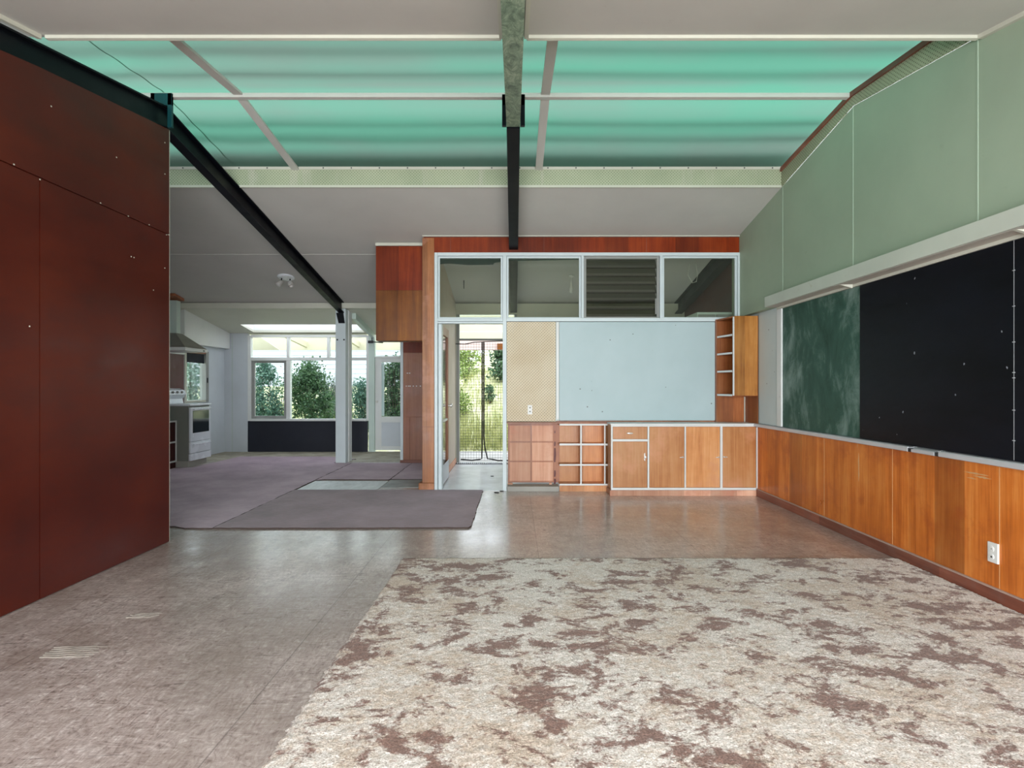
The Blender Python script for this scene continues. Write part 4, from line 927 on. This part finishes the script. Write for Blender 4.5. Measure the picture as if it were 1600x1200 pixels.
# combed patches of old tile glue on the floor
def gluepatch(px, py, w, d, n, label):
    y = H*F/(py-CY); x = XX(px, y); mb = MB(); rr = random.Random(int(px))
    for i in range(n):
        yy = y + d*(i/(n-1)-.5); L = w*rr.uniform(.75, 1.0); x0 = x-L/2+rr.uniform(-.015, .015); q = []
        mb.tube([(x0+L*t/10, yy+.004*math.sin(t*1.3+i)+.012*(t/10-.5), .0022) for t in range(11)], .0026, 6, .0015)
    o = mb.build('glue_patch', paint('old_glue', C(150, 142, 132), .6, .15)); tag(o, label, 'glue patch'); return o
gluepatch(112, 1019, .25, .10, 6, 'combed ridges of old pale glue on the floor near the red-brown wall')
gluepatch(225, 962, .15, .05, 4, 'smaller faint patch of combed glue behind the larger one')
# floor debris at the foot of the doorway
for (px, py, s_, lab) in ((776, 770, .03, 'dark scrap lying at the right foot of the inner doorway'), (784, 768, .022, 'small dark crumb against the right jamb of the inner doorway'), (769, 745, .022, 'tiny dark scrap on the pale lobby floor')):
    y = H*F/(py-CY); x = XX(px, y); z = .0045 if y > 6.72 else .0006
    o = MB().prism([(x-s_, y), (x-s_*.2, y-s_*.5), (x+s_, y-s_*.2), (x+s_*.6, y+s_*.5), (x-s_*.5, y+s_*.6)], 'z', z, z+.008).build('floor_scrap', 'pipe'); tag(o, lab, 'debris')

# ------------------------------------------------------------------ outdoors
def gz(x, y):
    t = max(0, y-11.1)
    bank = .36*t if t < 4 else 1.44+.16*(t-4)
    b2 = .11*t + .03*max(0, t-3)
    s_ = min(1, max(0, (x+2.2)/1.2)); s_ = s_*s_*(3-2*s_)
    return b2+(bank-b2)*s_ + .03*math.sin(x*2.1+y)*min(1, t)
mb = MB(); V = []; gxn, gyn = 90, 70
for j in range(gyn+1):
    V.append([mb.b.verts.new((-22+32*i/gxn, YP+.3+20*j/gyn, gz(-22+32*i/gxn, YP+.3+20*j/gyn)-.03)) for i in range(gxn+1)])
for j in range(gyn):
    for i in range(gxn): mb.b.faces.new([V[j][i], V[j][i+1], V[j+1][i+1], V[j+1][i]])
o = mb.build('ground', 'lawn', None, True); struct(o, 'rough lawn and grassy bank outside', 'ground')
o = B(-24, -5.72, 2, YP+.3, -.12, -.04).build('ground_side', 'lawn'); struct(o, 'lawn beside the kitchen', 'ground')
o = B(-1.71, 4, YE+.11, 11.0, -.1, -.015).build('path', 'concrete'); struct(o, 'concrete path outside the outer doorway', 'path')
o = B(-12, 10, -14, YF0-.1, -.12, -.04).build('ground_front', 'concrete'); struct(o, 'paved ground behind the camera', 'ground')

def blades(name, mat, pts, h, w, lean=.4, parent=None):
    mb = MB()
    for (x, y, z) in pts:
        a = random.uniform(0, 6.28); hh = h*random.uniform(.5, 1.2); l = lean*hh*random.random()
        dx, dy = math.cos(a), math.sin(a); ww = w*random.uniform(.6, 1.2); ex, ey = -dy*ww/2, dx*ww/2
        v = [mb.b.verts.new(p) for p in ((x-ex, y-ey, z), (x+ex, y+ey, z), (x+ex*.7+dx*l*.4, y+ey*.7+dy*l*.4, z+hh*.6), (x-ex*.7+dx*l*.4, y-ey*.7+dy*l*.4, z+hh*.6), (x+dx*l, y+dy*l, z+hh))]
        mb.b.faces.new(v[:4]); mb.b.faces.new((v[3], v[2], v[4]))
    return mb.build(name, mat, parent)
pts = []
for i in range(5200):
    x = random.uniform(-1.6, .9); y = 11.05+abs(random.gauss(0, .9)) if i < 3200 else random.uniform(11.2, 17); pts.append((x, y, gz(x, y)-.03))
for i in range(3000):
    x = random.uniform(-7.5, -2.2); y = random.uniform(11.6, 16.5); pts.append((x, y, gz(x, y)-.03))
o = blades('grass', 'grassblade', pts, .26, .012); tag(o, 'long pale grass along the path and bank outside', 'grass', kind='stuff')

def shrub(x, y, w, d, h, n, mat, label, leaf=.05, group=None, z0=None, shape=1.0, cat='shrub'):
    z0 = gz(x, y)-.02 if z0 is None else z0
    t = thing('shrub', (x, y, z0), label, cat, group)
    mb = MB(); rr = random.Random(int(x*100+y*7))
    cl = [(rr.uniform(-.75, .75), rr.uniform(-.75, .75), rr.uniform(.12, .95)) for _ in range(26)]
    for i in range(n):
        c = rr.choice(cl); k_ = (1-abs(c[2]-.45)*.55*shape)
        cx, cy, cz = x+c[0]*w/2*k_+rr.gauss(0, w*.12), y+c[1]*d/2*k_+rr.gauss(0, d*.12), z0+h*min(1.02, max(.02, c[2]+rr.gauss(0, .07)))
        v = Vector((rr.gauss(0, 1), rr.gauss(0, 1), rr.gauss(.3, .8))).normalized(); u = v.cross(Vector((rr.gauss(0, 1), rr.gauss(0, 1), rr.gauss(0, 1)))).normalized()
        L = leaf*rr.uniform(.7, 1.3); p = Vector((cx, cy, cz)); s_ = u.cross(v)*L*.32
        q = [mb.b.verts.new(p), mb.b.verts.new(p+u*L*.5+s_+v*L*.08), mb.b.verts.new(p+u*L), mb.b.verts.new(p+u*L*.5-s_+v*L*.08)]
        mb.b.faces.new(q)
    mb.build('foliage', mat, t)
    m = MB()
    for i in range(5):
        a = rr.uniform(0, 6.28); m.tube([(x+.03*math.cos(a), y+.03*math.sin(a), z0-.02), (x+w*.12*math.cos(a), y+d*.12*math.sin(a), z0+h*.4), (x+w*.28*math.cos(a), y+d*.28*math.sin(a), z0+h*.85)], .016, 5, .004)
    m.build('stem', 'bark', t)
    return t
yb1 = 12.6
shrub(XX(412, yb1), yb1, .66, .6, 1.60, 5200, 'leafblue', 'bluish-green shrub behind the left casement of the far window', .06)
shrub(XX(437, 13.2), 13.2, .5, .5, 1.25, 500, 'leaf', 'thin half-bare shrub beside the bluish-green one outside the far window', .05)
shrub(XX(481, yb1), yb1, .92, .7, 1.74, 7500, 'leaf', 'tall dark green shrub in the middle of the far window', .06)
shrub(XX(513, 13.6), 13.6, .35, .4, .95, 800, 'leaf', 'low dark shrub leaning against the tall one outside the far window', .05)
shrub(XX(570, yb1), yb1, .62, .6, 1.30, 4200, 'leafblue', 'rounded grey-green shrub right of the white post outside', .05)
shrub(XX(620, 12.1), 12.1, .7, .5, 1.85, 5200, 'leaf', 'tall shrub seen through the back door mesh', .06)
shrub(-7.5, 12.9, 1.8, 1.2, 2.1, 6500, 'leafblue', 'shrub outside the small kitchen window', .06)
shrub(XX(446, 14.2), 14.2, .4, .4, .45, 400, 'leafpale', 'low yellow-green plant at the foot of the casement window', .05)
# flax
fx, fy = XX(524, 15), 15
fl_ = thing('flax_bush', (fx, fy, gz(fx, fy)-.02), 'spiky dark flax bush behind the white post outside', 'shrub')
blades('blades', 'flax', [(fx+random.gauss(0, .22), fy+random.gauss(0, .2), gz(fx, fy)-.02) for _ in range(260)], 1.15, .03, .5, fl_)
# bank shrubs outside the lobby
shrub(.02, 15.2, 1.25, 1.2, 1.5, 6500, 'leaf', 'large dark green shrub on the bank, upper right in the outer doorway', .10, z0=gz(0, 15.2)-.25)
shrub(-1.5, 17.2, 1.2, 1.0, 1.15, 2200, 'leafpale', 'pale leafy shrub at the top of the bank behind the mesh', .08, z0=gz(-1.5, 17.2)-.02)
shrub(-1.35, 13.0, .7, .7, .75, 1500, 'leafpale', 'yellow-green shrub low on the bank at the left of the outer doorway', .07)
shrub(-2.1, 15.5, 1.2, 1.0, 1.6, 2200, 'leaf', 'dark shrub on the bank left of the outer doorway', .08)
shrub(-.6, 13.6, .35, .4, .4, 400, 'leaf', 'small dark plant in the middle of the grassy bank', .06)
# neighbour's weatherboard house
hs = thing('neighbour_house', (-9, 21, 1.0), 'white weatherboard house across the lawn', 'house')
m = MB(); hw0, hw1, hyy = -17.0, -3.6, 21.0
for i in range(16):
    z = .75+i*.17; m.prism([(hyy, z), (hyy, z+.175), (hyy-.008, z+.175), (hyy-.035, z)], 'x', hw0, hw1)
m.build('weatherboards', paint('weatherboard_white', C(186, 190, 196), .6), hs)
M['house'] = paint('house_white', C(178, 182, 188), .6)
B(hw0, hw1, hyy+.001, hyy+4, .5, 3.45).build('walls', 'house', hs)
m = MB(); m.hexa([(hw0-.4, hyy-.5, 3.5), (hw1+.4, hyy-.5, 3.5), (hw1+.4, hyy+4.4, 3.5), (hw0-.4, hyy+4.4, 3.5), (hw0+.2, hyy+1.6, 4.6), (hw1-.2, hyy+1.6, 4.6), (hw1-.2, hyy+2.2, 4.6), (hw0+.2, hyy+2.2, 4.6)]); m.build('roof', 'greywood', hs)
# eave outside the porch
ev = thing('eave', (-4, 11.9, 2.05), 'cream eave with fascia outside the far window', 'eave')
B(-6.6, -1.8, 12.2, 12.24, ZZ(547, 12.2), 2.42, .003).build('fascia', 'cream', ev)
m = MB()
for x in (-5.6, -4.55, -3.4, -2.3): m.hexa([(x-.025, YP+.12, 2.26), (x+.025, YP+.12, 2.26), (x+.025, 12.2, 2.12), (x-.025, 12.2, 2.12), (x-.025, YP+.12, 2.38), (x+.025, YP+.12, 2.38), (x+.025, 12.2, 2.24), (x-.025, 12.2, 2.24)])
m.build('rafters', 'cream', ev)
MB().prism([(XX(385, 11.3), ZZ(524, 11.3)), (XX(403, 11.3), ZZ(524, 11.3)), (XX(437, 11.3), ZZ(547, 11.3)), (XX(385, 11.3), ZZ(547, 11.3))], 'y', 11.3, 11.34).build('gable_board', 'cream', ev)
# boarded fascia beyond the outer doorway
vf = thing('verandah_fascia', (-.4, 11.4, 1.95), 'pale boarded fascia with pink lower board outside the outer doorway', 'fascia')
for i in range(4):
    z = ZZ(531, 11.4)+i*.17; B(-1.7, 1.2, 11.4, 11.43, z+.002, z+.166, .004).build('board', 'cream', vf)
B(-1.7, 1.2, 11.41, 11.45, ZZ(547, 11.4), ZZ(531, 11.4)-.002).build('lower_board', 'pinksoffit', vf)
B(XX(777, 11.4), XX(790, 11.4), 11.36, 11.405, ZZ(546, 11.4), ZZ(537, 11.4)).build('block', 'ply_amber', vf)
for x in (-1.65, 1.15): B(x-.04, x+.04, 11.44, 11.52, gz(x, 11.5)-.1, 2.7).build('support_post', 'white', vf)

# ------------------------------------------------------------------ light: overcast sky and the daylight of the window openings
w = bpy.data.worlds.new('overcast'); S.world = w; w.use_nodes = True; nt = w.node_tree; nt.nodes.clear()
tc = nt.nodes.new('ShaderNodeTexCoord'); sep = nt.nodes.new('ShaderNodeSeparateXYZ'); rp = nt.nodes.new('ShaderNodeValToRGB'); bg = nt.nodes.new('ShaderNodeBackground'); ou = nt.nodes.new('ShaderNodeOutputWorld')
nt.links.new(tc.outputs['Generated'], sep.inputs[0]); nt.links.new(sep.outputs[2], rp.inputs[0]); nt.links.new(rp.outputs[0], bg.inputs[0]); nt.links.new(bg.outputs[0], ou.inputs[0])
rp.color_ramp.elements[0].position = 0; rp.color_ramp.elements[0].color = (.78, .84, .92, 1); rp.color_ramp.elements[1].position = .8; rp.color_ramp.elements[1].color = (.84, .93, 1.06, 1)
bg.inputs[1].default_value = 3.2
def area(name, loc, rot, sx, sy, power, color=(1, 1, 1)):
    l = bpy.data.lights.new(name, 'AREA'); l.shape = 'RECTANGLE'; l.size = sx; l.size_y = sy; l.energy = power; l.color = color
    o = bpy.data.objects.new(name, l); COL.objects.link(o); o.location = loc; o.rotation_euler = rot; return o
area('window_daylight_front', (0, YF0-.16, 1.25), (math.radians(90), 0, 0), 5.3, 1.8, 330, (.95, .98, 1))

cam = bpy.data.cameras.new('camera'); co = bpy.data.objects.new('camera', cam); COL.objects.link(co)
co.location = (0, 0, H); co.rotation_euler = (math.radians(90), 0, 0)
cam.sensor_width = 36; cam.lens = F/1600*36; cam.shift_x = -(CX-800)/1600; cam.shift_y = (CY-600)/1600; cam.clip_start = .05
S.camera = co
vs = S.view_settings; vs.view_transform = 'Standard'; vs.look = 'None'; vs.gamma = 1; vs.use_curve_mapping = False; vs.exposure = 0.6
S.cycles.max_bounces = 10; S.cycles.diffuse_bounces = 6; S.cycles.transparent_max_bounces = 16
